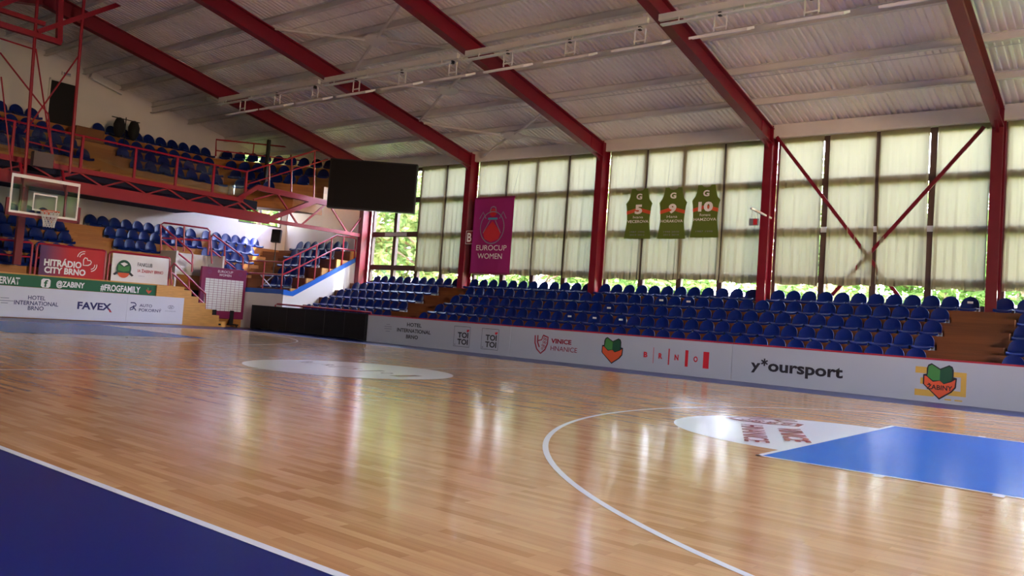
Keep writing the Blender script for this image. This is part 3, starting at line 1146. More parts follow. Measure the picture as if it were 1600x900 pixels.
# ------------------------------------------------------------------ boards with lettering
def crest(fn, ca, cb, w, h, parent, lettering=True, d=0.004):
    """faceted green crest over an orange pointed shield with the club name"""
    P = lambda a, b: (ca + a * w, cb + b * h)
    mb = MB()
    sheet(mb, [P(0, -.52), P(.36, -.28), P(.48, -.14), P(.5, .14), P(.4, .16), P(.4, .36), P(.36, .46), P(.26, .5), P(.0, .38), P(-.26, .52), P(-.36, .47), P(-.4, .36),
               P(-.4, .2), P(-.5, .18), P(-.5, -.1)], fn, d)
    obj('crest_outline', mb, M['ink'], parent)
    mb = MB()
    sheet(mb, [P(-.36, .22), P(-.35, .42), P(-.25, .48), P(0, .34), P(0, .04), P(-.2, .02), P(-.38, .14)], fn, d + .002)
    obj('crest_light_half', mb, M['leafgreen'], parent)
    mb = MB()
    sheet(mb, [P(0, .34), P(.26, .46), P(.35, .41), P(.36, .2), P(.34, .06), P(.12, -.04), P(0, .04)], fn, d + .002)
    obj('crest_dark_half', mb, M['deepgreen'], parent)
    mb = MB()
    sheet(mb, [P(-.46, .14), P(-.4, .13), P(-.2, -.02), P(0, .03), P(.12, -.06), P(.34, .02), P(.46, .1), P(.44, -.12), P(.32, -.26), P(0, -.47), P(-.46, -.1)], fn, d + .002)
    obj('crest_shield', mb, M['orange'], parent)
    if lettering:
        text('lettering', 'ŽABINY', fn, ca - .38 * w, ca + .38 * w, cb - .24 * h, cb - .06 * h, M['ink'], parent, 0.02, d + .004)


VB = 16.62
fS = side(VB)


def side_board(x0, x1, lab, m='side_board', z1=0.86):
    t = thing('advertising_board', lab, 'advertising board', ((x0 + x1) / 2, VB, 0), 0, 'advertising boards')
    pn = obj('panel', MB().box(x0 + .004, x1 - .004, VB, VB + 0.06, 0.0, z1), M[m], t)
    obj('top_strip', MB().box(x0 + .004, x1 - .004, VB - 0.01, VB + 0.08, z1, z1 + 0.035), M['pinkred'], t)
    return pn


b1 = side_board(-23.6, -17.6, 'white advertising board with hotel and two framed black TOI TOI logos')
b2 = side_board(-17.6, -10.94, 'white advertising board with VINICE HNANICE, a green crest and BRNO')
b3 = side_board(-10.94, -4.92, "white advertising board with y*oursport and gold 30 logo")
for s, a0, a1, z0, z1 in (('HOTEL', -21.77, -21.13, .6, .72), ('INTERNATIONAL', -22.2, -20.72, .41, .53), ('BRNO', -21.77, -21.25, .22, .34)):
    text('lettering', s, fS, a0, a1, z0, z1, M['ink'], b1, 0.026)
mb = MB()
for k, z in enumerate((.6, .53, .46, .38)):
    w = (.1, .2, .2, .12)[k]
    sheet(mb, [(-22.62 - w / 1.2, z), (-22.62 + w / 1.2, z), (-22.62 + w / 1.2, z + .02), (-22.62 - w / 1.2, z + .02)], fS)
obj('hotel_mark', mb, M['grey_ink'], b1)
for x0 in (-19.75, -18.66):
    mb = MB()
    ribbon(mb, [(x0, .14), (x0 + .63, .14), (x0 + .63, .74), (x0, .74)], 0.014, fS, 0.003, True)
    obj('logo_border', mb, M['ink'], b1)
    for z in (.4, .2):
        text('lettering', 'TOI', fS, x0 + .15, x0 + .57, z, z + .17, M['ink'], b1, 0.035)
    mb = MB()
    sheet(mb, [(x0 + .49, .6), (x0 + .55, .58), (x0 + .6, .64), (x0 + .57, .67), (x0 + .54, .65), (x0 + .5, .66)], fS)
    obj('heart_dot', mb, M['red_ink'], b1)
    mb = MB()
    sheet(mb, [(x0 + .03, .17), (x0 + .08, .17), (x0 + .08, .21), (x0 + .03, .21)], fS)
    obj('corner_mark', mb, M['grey_ink'], b1)
shield(fS, -16.5, .44, .46, M['wine_ink'], b2)
text('lettering', 'VINICE', fS, -16.17, -15.5, .49, .62, M['wine_ink'], b2, 0.04)
text('lettering', 'HNANICE', fS, -16.17, -15.3, .29, .42, M['wine_ink'], b2, 0.0)
crest(fS, -14.21, .44, .64, .66, b2, False)
for ch, a in zip('BRNO', (-13.23, -12.81, -12.37, -11.86)):
    text('lettering', ch, fS, a - .055, a + .055, .35, .49, M['red_ink'], b2, 0.045)
for a, w in ((-13.01, .014), (-12.58, .035), (-12.1, .08), (-11.59, .15)):
    mb = MB()
    sheet(mb, [(a - w / 2, .22), (a + w / 2, .22), (a + w / 2, .62), (a - w / 2, .62)], fS)
    obj('logo_bar', mb, M['red_ink'], b2)
text('lettering', 'y', fS, -10.47, -10.24, .24, .47, M['ink'], b3, 0.03)
mb = MB()
for k in range(3):
    dx, dz = .085 * math.cos(R(30 + 60 * k)), .085 * math.sin(R(30 + 60 * k))
    ribbon(mb, [(-10.15 - dx, .5 - dz), (-10.15 + dx, .5 + dz)], .035, fS, .003 + .0004 * k)
obj('lettering', mb, M['ink'], b3)
text('lettering', 'oursport', fS, -10.06, -8.4, .22, .53, M['ink'], b3, 0.03)
mb = MB()
for pts in ([(-6.96, .64), (-6.62, .64), (-6.56, .58), (-6.56, .24), (-6.62, .18), (-6.96, .18)], [(-6.86, .42), (-6.58, .42)]):
    ribbon(mb, pts, .13, fS)
ribbon(mb, [(-6.46, .6), (-6.07, .6), (-6.07, .22), (-6.46, .22)], .14, fS, 0.003, True)
obj('anniversary_number', mb, M['gold'], b3, 'gold number 30')
mb = MB()
sheet(mb, [(-6.4, .07), (-6.28, .07), (-6.28, .1), (-6.4, .1)], fS)
sheet(mb, [(-6.22, .07), (-6.08, .07), (-6.08, .1), (-6.22, .1)], fS)
obj('year_mark', mb, M['gold'], b3)
crest(fS, -6.5, .43, .62, .7, b3, True, 0.006)

# black perimeter screen
t = thing('perimeter_screen', 'long black switched-off perimeter screen standing at the court corner', 'screen', (-27, VB, 0))
obj('panel', MB().box(-30.0, -23.62, VB - 0.06, VB + 0.1, 0.03, 0.9), M['led'], t)
mb = MB()
for k in range(7):
    xx = -29.95 + k * 1.05
    mb.box(xx, xx + .02, VB - .065, VB - .058, .05, .89)
obj('module_joint', mb, M['black'], t)
obj('foot', MB().box(-29.9, -29.6, VB - 0.1, VB + 0.16, 0.0, 0.03), M['black'], t)
obj('foot', MB().box(-24.0, -23.7, VB - 0.1, VB + 0.16, 0.0, 0.03), M['black'], t)
t = thing('perimeter_screen', 'black perimeter screen at the picture edge after the 30 logo board', 'screen', (-3.5, VB, 0))
obj('panel', MB().box(-4.9, -1.0, VB - 0.06, VB + 0.1, 0.03, 0.9), M['led'], t)
obj('foot', MB().box(-4.8, -4.5, VB - 0.1, VB + 0.16, 0.0, 0.03), M['black'], t)
tag(obj('handrail', MB().tube([(-28.9, VB + .2, .5), (-28.9, VB + .2, .96), (-28.8, VB + .2, 1.0), (-23.7, VB + .2, .95), (-23.5, VB + .2, .5)], 0.03, 8), M['pinkred']),
    'red tube handrail running above the long black perimeter screen', 'railing')

# boards of the far end
XB = -30.36
fE = end(XB)
EB = {}
for key, v0, v1, lab in (('a', 3.4, 8.93 + 2.98, 'white end board with hotel name and FAVEX lettering behind the basket'), ('b', 11.91, 13.98, 'white end board with AUTO POKORNÝ lettering next to the wooden stair')):
    t = thing('advertising_board', lab, 'advertising board', (XB, (v0 + v1) / 2, 0), 0, 'advertising boards')
    EB[key] = obj('panel', MB().box(XB - .08, XB, v0 + .003, v1 - .003, 0.03, 0.97), M['board'], t)
gs = thing('green_sign', 'green fan banner strip with white social media handles above the end boards', 'banner', (XB, 9, 1.0))
obj('strip', MB().box(XB - .14, XB - .05, 3.0, 12.9, 0.98, 1.34), M['green'], gs)
obj('top_ledge', MB().box(XB - .5, XB - .04, 3.0, 13.0, 1.34, 1.38), M['wood_side'], gs)


def etext(s, lx, ly, rx, ry, h, m, parent, x=XB, bold=0.0, shear=0.0, name='lettering'):
    a, b = at(lx, ly, 0, x), at(rx, ry, 0, x)
    zc = (a.z + b.z) / 2
    return text(name, s, end(x), a.y, b.y, zc - h / 2, zc + h / 2, m, parent, bold, 0.004, shear)


etext('HOTEL', 44, 464, 71, 467, .13, M['navy_ink'], EB['a'], bold=.014)
etext('INTERNATIONAL', 22, 472, 91, 476, .13, M['navy_ink'], EB['a'], bold=.014)
etext('BRNO', 43.5, 480.5, 68, 483, .13, M['navy_ink'], EB['a'], bold=.014)
etext('FAVEX', 121, 476, 174, 481, .24, M['navy_ink'], EB['a'], bold=.035)
q = at(172, 486, 0, XB)
mb = MB()
sheet(mb, [(q.y - .07, q.z + .08), (q.y + .07, q.z - .04), (q.y - .02, q.z - .04)], fE, .006)
obj('logo_tick', mb, M['red_ink'], EB['a'])
q = at(7, 470, 0, XB)
mb = MB()
for k, z in enumerate((.08, 0, -.07)):
    w = (.12, .26, .1)[k]
    sheet(mb, [(q.y - w, q.z + z), (q.y + w, q.z + z), (q.y + w, q.z + z + .02), (q.y - w, q.z + z + .02)], fE, .004)
obj('hotel_mark', mb, M['grey_ink'], EB['a'])
etext('AUTO', 218, 477, 237.5, 478.5, .1, M['navy_ink'], EB['b'], bold=.012)
etext('POKORNÝ', 217, 483, 252, 486, .13, M['navy_ink'], EB['b'], bold=.012)
q = at(208, 479, 0, XB)
mb = MB()
ribbon(mb, [(q.y - .1, q.z + .13), (q.y + .04, q.z + .13), (q.y + .09, q.z + .08), (q.y + .09, q.z + .03), (q.y + .0, q.z), (q.y - .1, q.z - .06), (q.y - .1, q.z - .12), (q.y, q.z - .09), (q.y + .02, q.z + .04)], .035, fE, .004)
ribbon(mb, [(q.y + .02, q.z - .02), (q.y + .11, q.z - .13)], .035, fE, .004)
obj('dealer_mark', mb, M['navy_ink'], EB['b'])
q = at(267, 480, 0, XB)
mb = MB()
ribbon(mb, circ(q.y, q.z, .11, .06), .015, fE, .004, True)
ribbon(mb, [(q.y - .05, q.z - .045), (q.y - .02, q.z + .05)], .02, fE, .004)
ribbon(mb, [(q.y + .02, q.z - .05), (q.y + .05, q.z + .045)], .02, fE, .004)
ribbon(mb, [(q.y - .03, q.z - .01), (q.y + .03, q.z + .01)], .02, fE, .004)
obj('oval_mark', mb, M['grey_ink'], EB['b'])
etext('HYUNDAI', 258, 485.5, 274, 487, .04, M['grey_ink'], EB['b'])
XG = XB - .05
etext('ERVAT', -1, 436.5, 31, 440, .22, M['white_ink'], gs, XG, .03)
q = at(71.5, 442.5, 0, XG)
mb = MB()
c = .05
W = .14
sheet(mb, [(q.y - W + c, q.z - W), (q.y + W - c, q.z - W), (q.y + W, q.z - W + c), (q.y + W, q.z + W - c), (q.y + W - c, q.z + W), (q.y - W + c, q.z + W), (q.y - W, q.z + W - c), (q.y - W, q.z - W + c)], end(XG))
obj('social_icon', mb, M['white_ink'], gs, 'white rounded square icon')
text('icon_letter', 'f', end(XG), q.y - .055, q.y + .065, q.z - .12, q.z + .1, M['green'], gs, .03, .006)
etext('@ZABINY', 88, 444, 132, 447.5, .24, M['white_ink'], gs, XG, .03)
etext('#FROGFAMILY', 157, 449, 219, 454, .24, M['white_ink'], gs, XG, .03)
q = at(232.5, 454, 0, XG)
crest(end(XG), q.y, q.z, .2, .24, gs, False)

# banners on the rails
hb = banner('banner', 'red vinyl banner with white HITRÁDIO CITY BRNO lettering on the guard rail', 9.1, 11.14, 1.37, 2.33, M['radio_print'], seed=3)
xh = -30.66
mb = MB()
vs = []
etext('HITRÁDIO', 69, 408.5, 127.5, 413, .27, M['white_ink'], hb, xh + .025, .04)
etext('CITY BRNO', 69, 421.5, 133.5, 426, .21, M['white_ink'], hb, xh + .025, .04)
q = at(137, 409.5, 0, xh + .025)
fH = end(xh + .025)
mb = MB()
ribbon(mb, [(q.y - .13, q.z - .12), (q.y - .14, q.z + .06), (q.y - .1, q.z + .13), (q.y - .03, q.z + .12), (q.y, q.z + .05), (q.y + .07, q.z + .06), (q.y + .12, q.z + .01), (q.y + .1, q.z - .06), (q.y + .02, q.z - .11)], .035, fH, .004, True)
for r_ in (.14, .21):
    ribbon(mb, [(q.y - .13 + r_ * math.cos(R(t)), q.z + .12 + r_ * math.sin(R(t))) for t in range(85, 176, 15)], .026, fH, .004)
    ribbon(mb, [(q.y + .1 + r_ * math.cos(R(t)), q.z - .09 + r_ * math.sin(R(t))) for t in range(-80, 11, 15)], .026, fH, .004)
obj('radio_heart', mb, M['white_ink'], hb)
fbn = banner('banner', 'white vinyl fan club banner with round club emblem on the guard rail', 11.4, 13.44, 1.38, 2.32, M['vinyl'], seed=8)
q = at(193.5, 420, 0, xh + .025)
mb = MB()
sheet(mb, circ(q.y, q.z, .26, .3), fH, .0)
obj('emblem_ring', mb, M['deepgreen'], fbn)
mb = MB()
sheet(mb, [(q.y - .2, q.z - .06), (q.y - .2, q.z + .14), (q.y, q.z + .05), (q.y, q.z - .1)], fH, .003)
sheet(mb, [(q.y + .2, q.z - .06), (q.y + .2, q.z + .12), (q.y, q.z + .05), (q.y, q.z - .1)], fH, .003)
obj('emblem_field', mb, M['leafgreen'], fbn)
mb = MB()
sheet(mb, [(q.y - .13, q.z + .17), (q.y, q.z + .22), (q.y + .13, q.z + .17), (q.y, q.z + .08)], fH, .004)
obj('emblem_window', mb, M['white_ink'], fbn)
mb = MB()
sheet(mb, circ(q.y, q.z - .14, .2, .17, 180, 360, 16), fH, .004)
obj('emblem_base', mb, M['orange'], fbn)
mb = MB()
sheet(mb, [(q.y - .36, q.z - .2), (q.y - .24, q.z - .1), (q.y - .2, q.z - .17), (q.y - .3, q.z - .24)], fH, .002)
sheet(mb, [(q.y + .36, q.z - .2), (q.y + .24, q.z - .1), (q.y + .2, q.z - .17), (q.y + .3, q.z - .24)], fH, .002)
obj('emblem_ribbon', mb, M['ink'], fbn)
etext('FANKLUB', 215, 413, 238, 415.5, .13, M['ink'], fbn, xh + .025, .01)
etext('IA ŽABINY BRNO', 215, 422.5, 255, 426, .13, M['red_ink'], fbn, xh + .025, .01)
etext('zabiny', 216, 431, 226, 432, .04, M['grey_ink'], fbn, xh + .025, 0)

# stair and tunnel handrails
def prail(name, lab, x, lines, posts, r=0.034):
    P3 = lambda p, xx=x: tuple(at(p[0], p[1], 0, xx))
    L = [[P3(p) for p in l] for l in lines]
    Q = [(P3(a), P3(b)) for a, b in posts]
    return rail(name, lab, 'railing', L, Q, r=r)


prail('railing', 'red handrail of the short stair in front of the purple wheeled panel', -30.42,
      [[(268, 445), (267, 418), (272, 411), (321, 459), (320, 498)], [(269, 426), (320, 476)]], [((295, 434), (296, 460))])
prail('railing', 'red guard rail around the tunnel top below the balcony', -32.1,
      [[(252, 400), (251, 351), (256, 348), (324, 357), (328, 361), (325, 398)], [(254, 372), (326, 376)]], [((288, 353), (287, 393))])
prail('railing', 'dark red handrail going down beside the tunnel and the fan club banner', -31.2,
      [[(253, 353), (298, 392), (301, 398), (300, 425)], [(254, 376), (299, 412)]], [((275, 372), (275, 415))])
prail('railing', 'red handrail going down from the corner seats behind the purple wheeled panel', -31.15,
      [[(331, 412), (329, 371), (334, 367), (376, 398), (380, 403), (379, 420)], [(331, 391), (368, 420)]], [((351, 384), (351, 414))])

# wheeled sponsor panel
t = thing('sponsor_panel', 'purple wheeled interview panel with a white logo grid and EUROCUP WOMEN', 'sponsor panel', (-30.9, 15.95, 0))
xp = -30.82
obj('panel', MB().box(xp - .12, xp, 14.86, 16.78, 0.3, 2.2), M['purple'], t, bevel=0.012)
mb = MB()
ga0, ga1, gz0, gz1 = 15.03, 16.66, .58, 1.78
for r_ in range(14):
    for c_ in range(9):
        a0 = ga0 + (ga1 - ga0) * c_ / 9 + .006
        a1 = ga0 + (ga1 - ga0) * (c_ + 1) / 9 - .006
        z0 = gz0 + (gz1 - gz0) * r_ / 14 + .005
        z1 = gz0 + (gz1 - gz0) * (r_ + 1) / 14 - .005
        sheet(mb, [(a0, z0), (a1, z0), (a1, z1), (a0, z1)], end(xp), .004)
obj('logo_grid', mb, M['paper'], t, 'white grid of small logo cells')
text('lettering', 'EUROCUP', end(xp), 15.52, 16.16, 2.02, 2.11, M['white_ink'], t, .0)
text('lettering', 'WOMEN', end(xp), 15.58, 16.1, 1.89, 1.98, M['white_ink'], t, .0)
for a in (15.17, 16.5):
    mb = MB()
    ribbon(mb, circ(a, 2.02, .07, n=16), .014, end(xp), .004, True)
    ribbon(mb, [(a, 1.95), (a, 2.09)], .012, end(xp), .004)
    obj('ball_mark', mb, M['violet'], t)
for a in (15.5, 16.25):
    obj('post', MB().box(xp - .02, xp + .06, a - .07, a + .07, .06, .62), M['black'], t)
    ft_o = obj('foot', MB().box(xp - .55, xp + .45, a - .05, a + .05, .06, .12), M['black'], t)
    for dx in (-.5, .4):
        obj('caster', MB().prism(circ(xp + dx, .035, .035, n=10), lambda p, z, d: Vector((p, d, z)), a - .02, a + .02), M['black'], ft_o)

# ------------------------------------------------------------------ balcony
XT = -28.3
BX = [-30.3 - 1.0 * i for i in range(4)]
BZ = [5.18, 5.66, 6.14, 6.7]
BC = [15.3 + .41 * i for i in range(4)]
bal = thing('balcony', 'upper wooden balcony of blue seats over the far end stand', 'balcony', (-31, 12, 4.4))
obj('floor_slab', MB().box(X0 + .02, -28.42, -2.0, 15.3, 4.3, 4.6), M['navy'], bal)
obj('kick_board', MB().box(-29.6, -29.55, -2.0, 15.2, 4.6, 4.75), M['wood_end'], bal)


def diag_path(i, off=0.0):
    x, c = BX[i] + off, BC[i] - .41 * off
    return x, c, min(20.45 - c, -28.62 - x)


for i in range(4):
    x, c, L = diag_path(i)
    zb = 4.55 if i == 0 else BZ[i - 1] - .06
    if i < 3:
        xn, cn, Ln = diag_path(i + 1)
        poly = [(x, -2.0), (x, c), (x + L, c + L), (xn + Ln, cn + Ln), (xn, cn), (xn, -2.0)]
    else:
        poly = [(x, -2.0), (x, c), (x + L, c + L), (-28.62, 20.45), (X0 + .03, 20.45), (X0 + .03, -2.0)]
    mb = MB()
    mb.prism(poly, lambda a, b, d: Vector((a, b, d)), zb, BZ[i])
    obj('tier', mb, M['wood_end'], bal)
mb = MB()
for i in range(3):
    mb.box(BX[i + 1], BX[i] - .5, 10.3, 11.7, BZ[i] - .02, BZ[i] + .24)
mb.box(-30.3, -29.8, 10.3, 11.7, 4.6, 4.9)
obj('aisle_steps', mb, M['wood_end'], bal)

# seats up there: far and dim, kept as one mass past the first three hundred
bs = MB()


def bseat(x, y, z, rz):
    cs, sn = math.cos(rz), math.sin(rz)
    vs = [(x + v.co.x * 1.1 * cs - v.co.y * sn, y + v.co.x * 1.1 * sn + v.co.y * cs, z + v.co.z * 1.2) for v in SEAT.vertices]
    bs.add(vs, [tuple(p.vertices) for p in SEAT.polygons])


for i in range(4):
    x, c, L = diag_path(i)
    for v in span(4.6, 10.1, .5) + span(11.9, c - .25, .5):
        if i == 3 and 9.7 < v < 11.9:
            continue
        bseat(x - .02, v, BZ[i], R(90))
    kmax = int((L * 1.414 - .5) / .52)
    for k in range(kmax):
        s = .35 + k * .52
        bseat(x + s * .7071 - .01, c + s * .7071 + .01, BZ[i], R(45))
bs.smooth = True
o = obj('stadium_seats', bs, M['blue'])
tag(o, 'rows of blue shell seats up on the dim balcony', 'seats', 'seats of the balcony', 'stuff')

# truss along the balcony edge
tr = thing('balcony_truss', 'long red steel truss carrying the balcony edge to the sunlit column', 'truss', (XT, 12, 3.9))
obj('bottom_chord', MB().ibeam((XT, -2, 4.02), (XT, 15.75, 4.02), 0.16, 0.34, .02, .16), M['truss_red'], tr)
obj('bottom_chord_end', MB().bar((XT, 15.75, 3.98), (XT, 20.1, 3.98), 0.12, 0.13), M['truss_red'], tr)
obj('top_chord', MB().bar((XT, -2, 4.53), (XT, 14.6, 4.53), 0.14, 0.15), M['truss_red'], tr)
for k in range(12):
    a = -1.5 + k * 1.4
    obj('web_member', MB().bar((XT, a, 4.17), (XT, a + .7, 4.47), 0.05, 0.05), M['truss_red'], tr)
    obj('web_member', MB().bar((XT, a + .7, 4.47), (XT, a + 1.4, 4.17), 0.05, 0.05), M['truss_red'], tr)


def T(px, py):
    return tuple(at(px, py, 0, XT))


obj('landing_strut', MB().bar(T(372, 310), T(404, 291), .14, .14), M['truss_red'], tr)
obj('landing_beam', MB().bar(T(402, 293), T(512, 318), .14, .2), M['truss_red'], tr)
obj('heavy_strut', MB().bar(T(418, 343), T(494, 314), .14, .16), M['truss_red'], tr)
for a, b in (((433, 302), (467, 354)), ((468, 354), (510, 318)), ((516, 322), (544, 366)), ((545, 366), (566, 338)), ((396, 312), (440, 300)), ((372, 318), (384, 328))):
    obj('web_member', MB().bar(T(*a), T(*b), .055, .055), M['truss_red'], tr)
# support posts of the truss
t = tag(obj('support_post', MB().box(XT - 1.6, XT - 1.46, 8.02, 8.22, 1.62, 4.3), M['red']), 'red square post under the balcony right behind the backboard corner', 'post')

# balcony railing with clear panels
gr = thing('balcony_railing', 'red tube balcony railing with clear panels along the truss', 'railing', (XT, 11, 4.6))
obj('top_rail', MB().tube([(XT, -2, 5.62), (XT, 14.68, 5.55)], .03, 8), M['pinkred'], gr)
pv = [5.2, 7.1, 9.0, 10.65, 12.05, 13.4, 14.68]
for v in pv:
    obj('post', MB().box(XT - .03, XT + .03, v - .035, v + .035, 4.6, 5.57), M['pinkred'], gr)
for a, b in zip(pv[:-1], pv[1:]):
    obj('clear_panel', MB().box(XT - .006, XT + .006, a + .06, b - .06, 4.68, 5.5), M['clear'], gr)
g2 = thing('balcony_railing', 'red stair railing rising at the balcony corner beside the scoreboard', 'railing', T(386, 300))
obj('top_rail', MB().tube([T(386, 268), T(494, 235), T(514, 237)], .03, 8), M['pinkred'], g2)
obj('mid_rail', MB().tube([T(386, 288), T(512, 249)], .025, 8), M['pinkred'], g2)
for a, b in (((386, 268), (384, 305)), ((421, 257), (420, 299)), ((456, 246), (455, 305)), ((492, 236), (490, 312))):
    obj('post', MB().tube([T(*a), T(*b)], .03, 8), M['pinkred'], g2)
xr = -31.6
g3 = thing('balcony_railing', 'red guard rail behind the highest seats by the end window', 'railing', tuple(at(338, 244, 0, xr)))
pt = lambda a, b: tuple(at(a, b, 0, xr))
obj('top_rail', MB().tube([pt(337, 244), pt(338, 218), pt(462, 231), pt(495, 238)], .03, 8), M['pinkred'], g3)
obj('mid_rail', MB().tube([pt(338, 235), pt(480, 252)], .025, 8), M['pinkred'], g3)
for a, b in (((397, 224), (395, 243)), ((455, 230), (454, 250))):
    obj('post', MB().tube([pt(*a), pt(*b)], .025, 8), M['pinkred'], g3)
q = at(414, 290, 0, -29.9)
q2 = at(418, 218, 0, -29.9)
tag(obj('black_pole', MB().box(q.x - .06, q.x + .06, q.y - .05, q.y + .05, q.z, q2.z), M['black']), 'tall black pole standing among the balcony corner seats', 'pole')

# things up on the balcony
q = at(197, 187, 0, -32.7)
t = thing('equipment_stand', 'T-shaped stand hung with black covers among the balcony seats', 'stand', (-32.7, q.y, 6.2))
obj('pole', MB().tube([(-32.7, q.y, 6.14), (-32.7, q.y, q.z + .08)], .02, 6), M['black'], t)
obj('cross_bar', MB().tube([(-32.7, q.y - .52, q.z), (-32.7, q.y + .52, q.z)], .018, 6), M['black'], t)
for s in (-1, 1):
    mb = MB()
    mb.lathe([(.05, .0), (.13, -.05), (.2, -.25), (.18, -.5), (.1, -.68), (.04, -.72)], (-32.6, q.y + s * .27, q.z), 12)
    mb.smooth = True
    obj('black_cover', mb, M['shade_cover_black'], t)
q = at(138, 201, 0, -32.5)
tag(obj('wooden_box', MB().box(-32.9, -32.3, q.y - .5, q.y + .5, 6.14, 6.62), M['brown'], bevel=.02), 'brown wooden box below the dark doorway on the balcony', 'box')

# dark doorway, sign, lamp on the end wall
q0, q1 = at(80, 122, 0, X0), at(119, 134, 0, X0)
t = struct(thing('door_1', 'dark open doorway high in the end wall', 'door', (X0, (q0.y + q1.y) / 2, 6.7)))
obj('opening', MB().box(X0 - .05, X0 + .02, q0.y, q1.y, 6.5, q0.z - .06), M['shade_cover_black'], t)  # black panel stands for the shade beyond the doorway
mb = MB()
mb.box(X0, X0 + .05, q0.y - .06, q1.y + .06, q0.z - .06, q0.z)
mb.box(X0, X0 + .05, q0.y - .06, q0.y, 6.5, q0.z)
mb.box(X0, X0 + .05, q1.y, q1.y + .06, 6.5, q0.z)
obj('frame', mb, M['steel'], t)
q = at(103, 116, 0, X0)
t = thing('emergency_lamp', 'small grey emergency lamp above the dark balcony doorway', 'lamp', (X0 + .05, q.y, q.z))
obj('housing', MB().box(X0, X0 + .1, q.y - .16, q.y + .16, q.z - .06, q.z + .06), M['steel'], t, bevel=.01)
obj('lens', MB().box(X0 + .1, X0 + .11, q.y - .12, q.y + .12, q.z - .04, q.z + .03), M['grey_ink'], t)
q0, q1 = at(142, 117, 0, X0 + .15), at(192, 142, 0, X0 + .15)
t = thing('wall_light', 'long grey strip light fixed on the end wall under the roof', 'lamp', (X0 + .1, (q0.y + q1.y) / 2, q0.z))
obj('housing', MB().bar((X0 + .12, q0.y, q0.z), (X0 + .12, q1.y, q1.z), .2, .22), M['steel'], t)
obj('diffuser', MB().bar((X0 + .2, q0.y + .05, q0.z - .14), (X0 + .2, q1.y - .05, q1.z - .14), .1, .06), M['paper'], t)

# ------------------------------------------------------------------ basket on its ceiling frame
VC = 7.5
XBD = -26.8
bk_ = thing('basketball_hoop', 'glass backboard with orange rim and white net at the far end', 'basketball hoop', (XBD, VC, 2.9))
gl_o = obj('glass', MB().box(XBD - .012, XBD, VC - .88, VC + .88, 2.92, 3.93), M['clear'], bk_)
mb = MB()
fB_ = end(XBD)
ribbon(mb, [(VC - .865, 2.935), (VC + .865, 2.935), (VC + .865, 3.915), (VC - .865, 3.915)], .1, fB_, .003, True)
obj('white_border', mb, M['white_ink'], gl_o)
mb = MB()
ribbon(mb, [(VC - .295, 3.05 + .02), (VC + .295, 3.07), (VC + .295, 3.5), (VC - .295, 3.5)], .05, fB_, .003, True)
obj('target_square', mb, M['white_ink'], gl_o)
mb = MB()
mb.box(XBD - .05, XBD + .02, VC - .93, VC + .93, 2.84, 2.92)
for s in (-1, 1):
    mb.box(XBD - .05, XBD + .02, VC + s * .89, VC + s * .96, 2.84, 3.3)
obj('edge_pad', mb, M['red'], bk_, 'red pad round the lower edge')
mb = MB()
rc = (XBD + .375, VC, 3.05)
mb.tube([(rc[0] + .23 * math.cos(R(a)), rc[1] + .23 * math.sin(R(a)), rc[2]) for a in range(0, 360, 15)], .011, 8, True)
rim_o = obj('rim', mb, M['rim'], bk_)
obj('rim_plate', MB().box(XBD, XBD + .15, VC - .09, VC + .09, 2.98, 3.06), M['rim'], rim_o)
mb = MB()
nn = 12
lv = [(.225, 3.04), (.2, 2.93), (.165, 2.82), (.14, 2.72), (.135, 2.62)]
for j in range(len(lv) - 1):
    for k in range(nn):
        for s in (-1, 1):
            a0 = 2 * math.pi * (k + .5 * (j % 2)) / nn
            a1 = a0 + s * math.pi / nn
            mb.tube([(rc[0] + lv[j][0] * math.cos(a0), rc[1] + lv[j][0] * math.sin(a0), lv[j][1]), (rc[0] + lv[j + 1][0] * math.cos(a1), rc[1] + lv[j + 1][0] * math.sin(a1), lv[j + 1][1])], .007, 4)
obj('net', mb, M['net'], rim_o)
# lattice mast that hangs the board from the roof
xt = -27.25
TT = lambda px, py: tuple(at(px, py, 0, xt))
mast = thing('basket_mast', 'red lattice mast hanging from the roof and carrying the backboard', 'basket mast', (xt, VC, 4.0))
for a, b, r_ in (((39, 272), (60, -20), .045), ((109, 270), (133, -20), .045), ((19, 275), (2, 120), .02)):
    obj('mast_tube', MB().tube([TT(*a), TT(*b)], r_, 8), M['truss_red'], mast)
for a, b in (((0, 82), (75, 178)), ((126, 83), (38, 207)), ((56, 76), (84, 262)), ((75, 178), (85, 262)), ((0, 60), (50, 76)), ((40, 220), (112, 238))):
    obj('mast_brace', MB().tube([TT(*a), TT(*b)], .022, 6), M['truss_red'], mast)
for s in (-1, 1):
    obj('board_arm', MB().bar((xt, VC + s * .55, 4.3), (XBD - .03, VC + s * .55, 3.6), .06, .06), M['truss_red'], mast)
    obj('board_upright', MB().bar((XBD - .05, VC + s * .55, 2.95), (XBD - .05, VC + s * .55, 3.9), .05, .05), M['truss_red'], mast)
    obj('mast_foot', MB().bar(TT(39 if s < 0 else 109, 271), (xt, VC + s * .55, 4.2), .06, .06), M['truss_red'], mast)
for a, b, w in (((-20, 9), (70, 38), .12), ((-20, 32), (95, 67), .15), ((58, 50), (215, -3), .13), ((94, -5), (92, 67), .14), ((215, -5), (250, 18), .13), ((252, -10), (249, 20), .16), ((-10, 12), (45, -10), .13)):
    obj('suspension_beam', MB().bar(TT(*a), TT(*b), w, w), M['truss_red'], mast)
# grey counter box hung in the mast
q = at(66, 250, 0, xt)
obj('control_box', MB().box(xt - .1, xt + .1, q.y - .26, q.y + .26, q.z - .2, q.z + .2), M['grey_mesh'], mast)

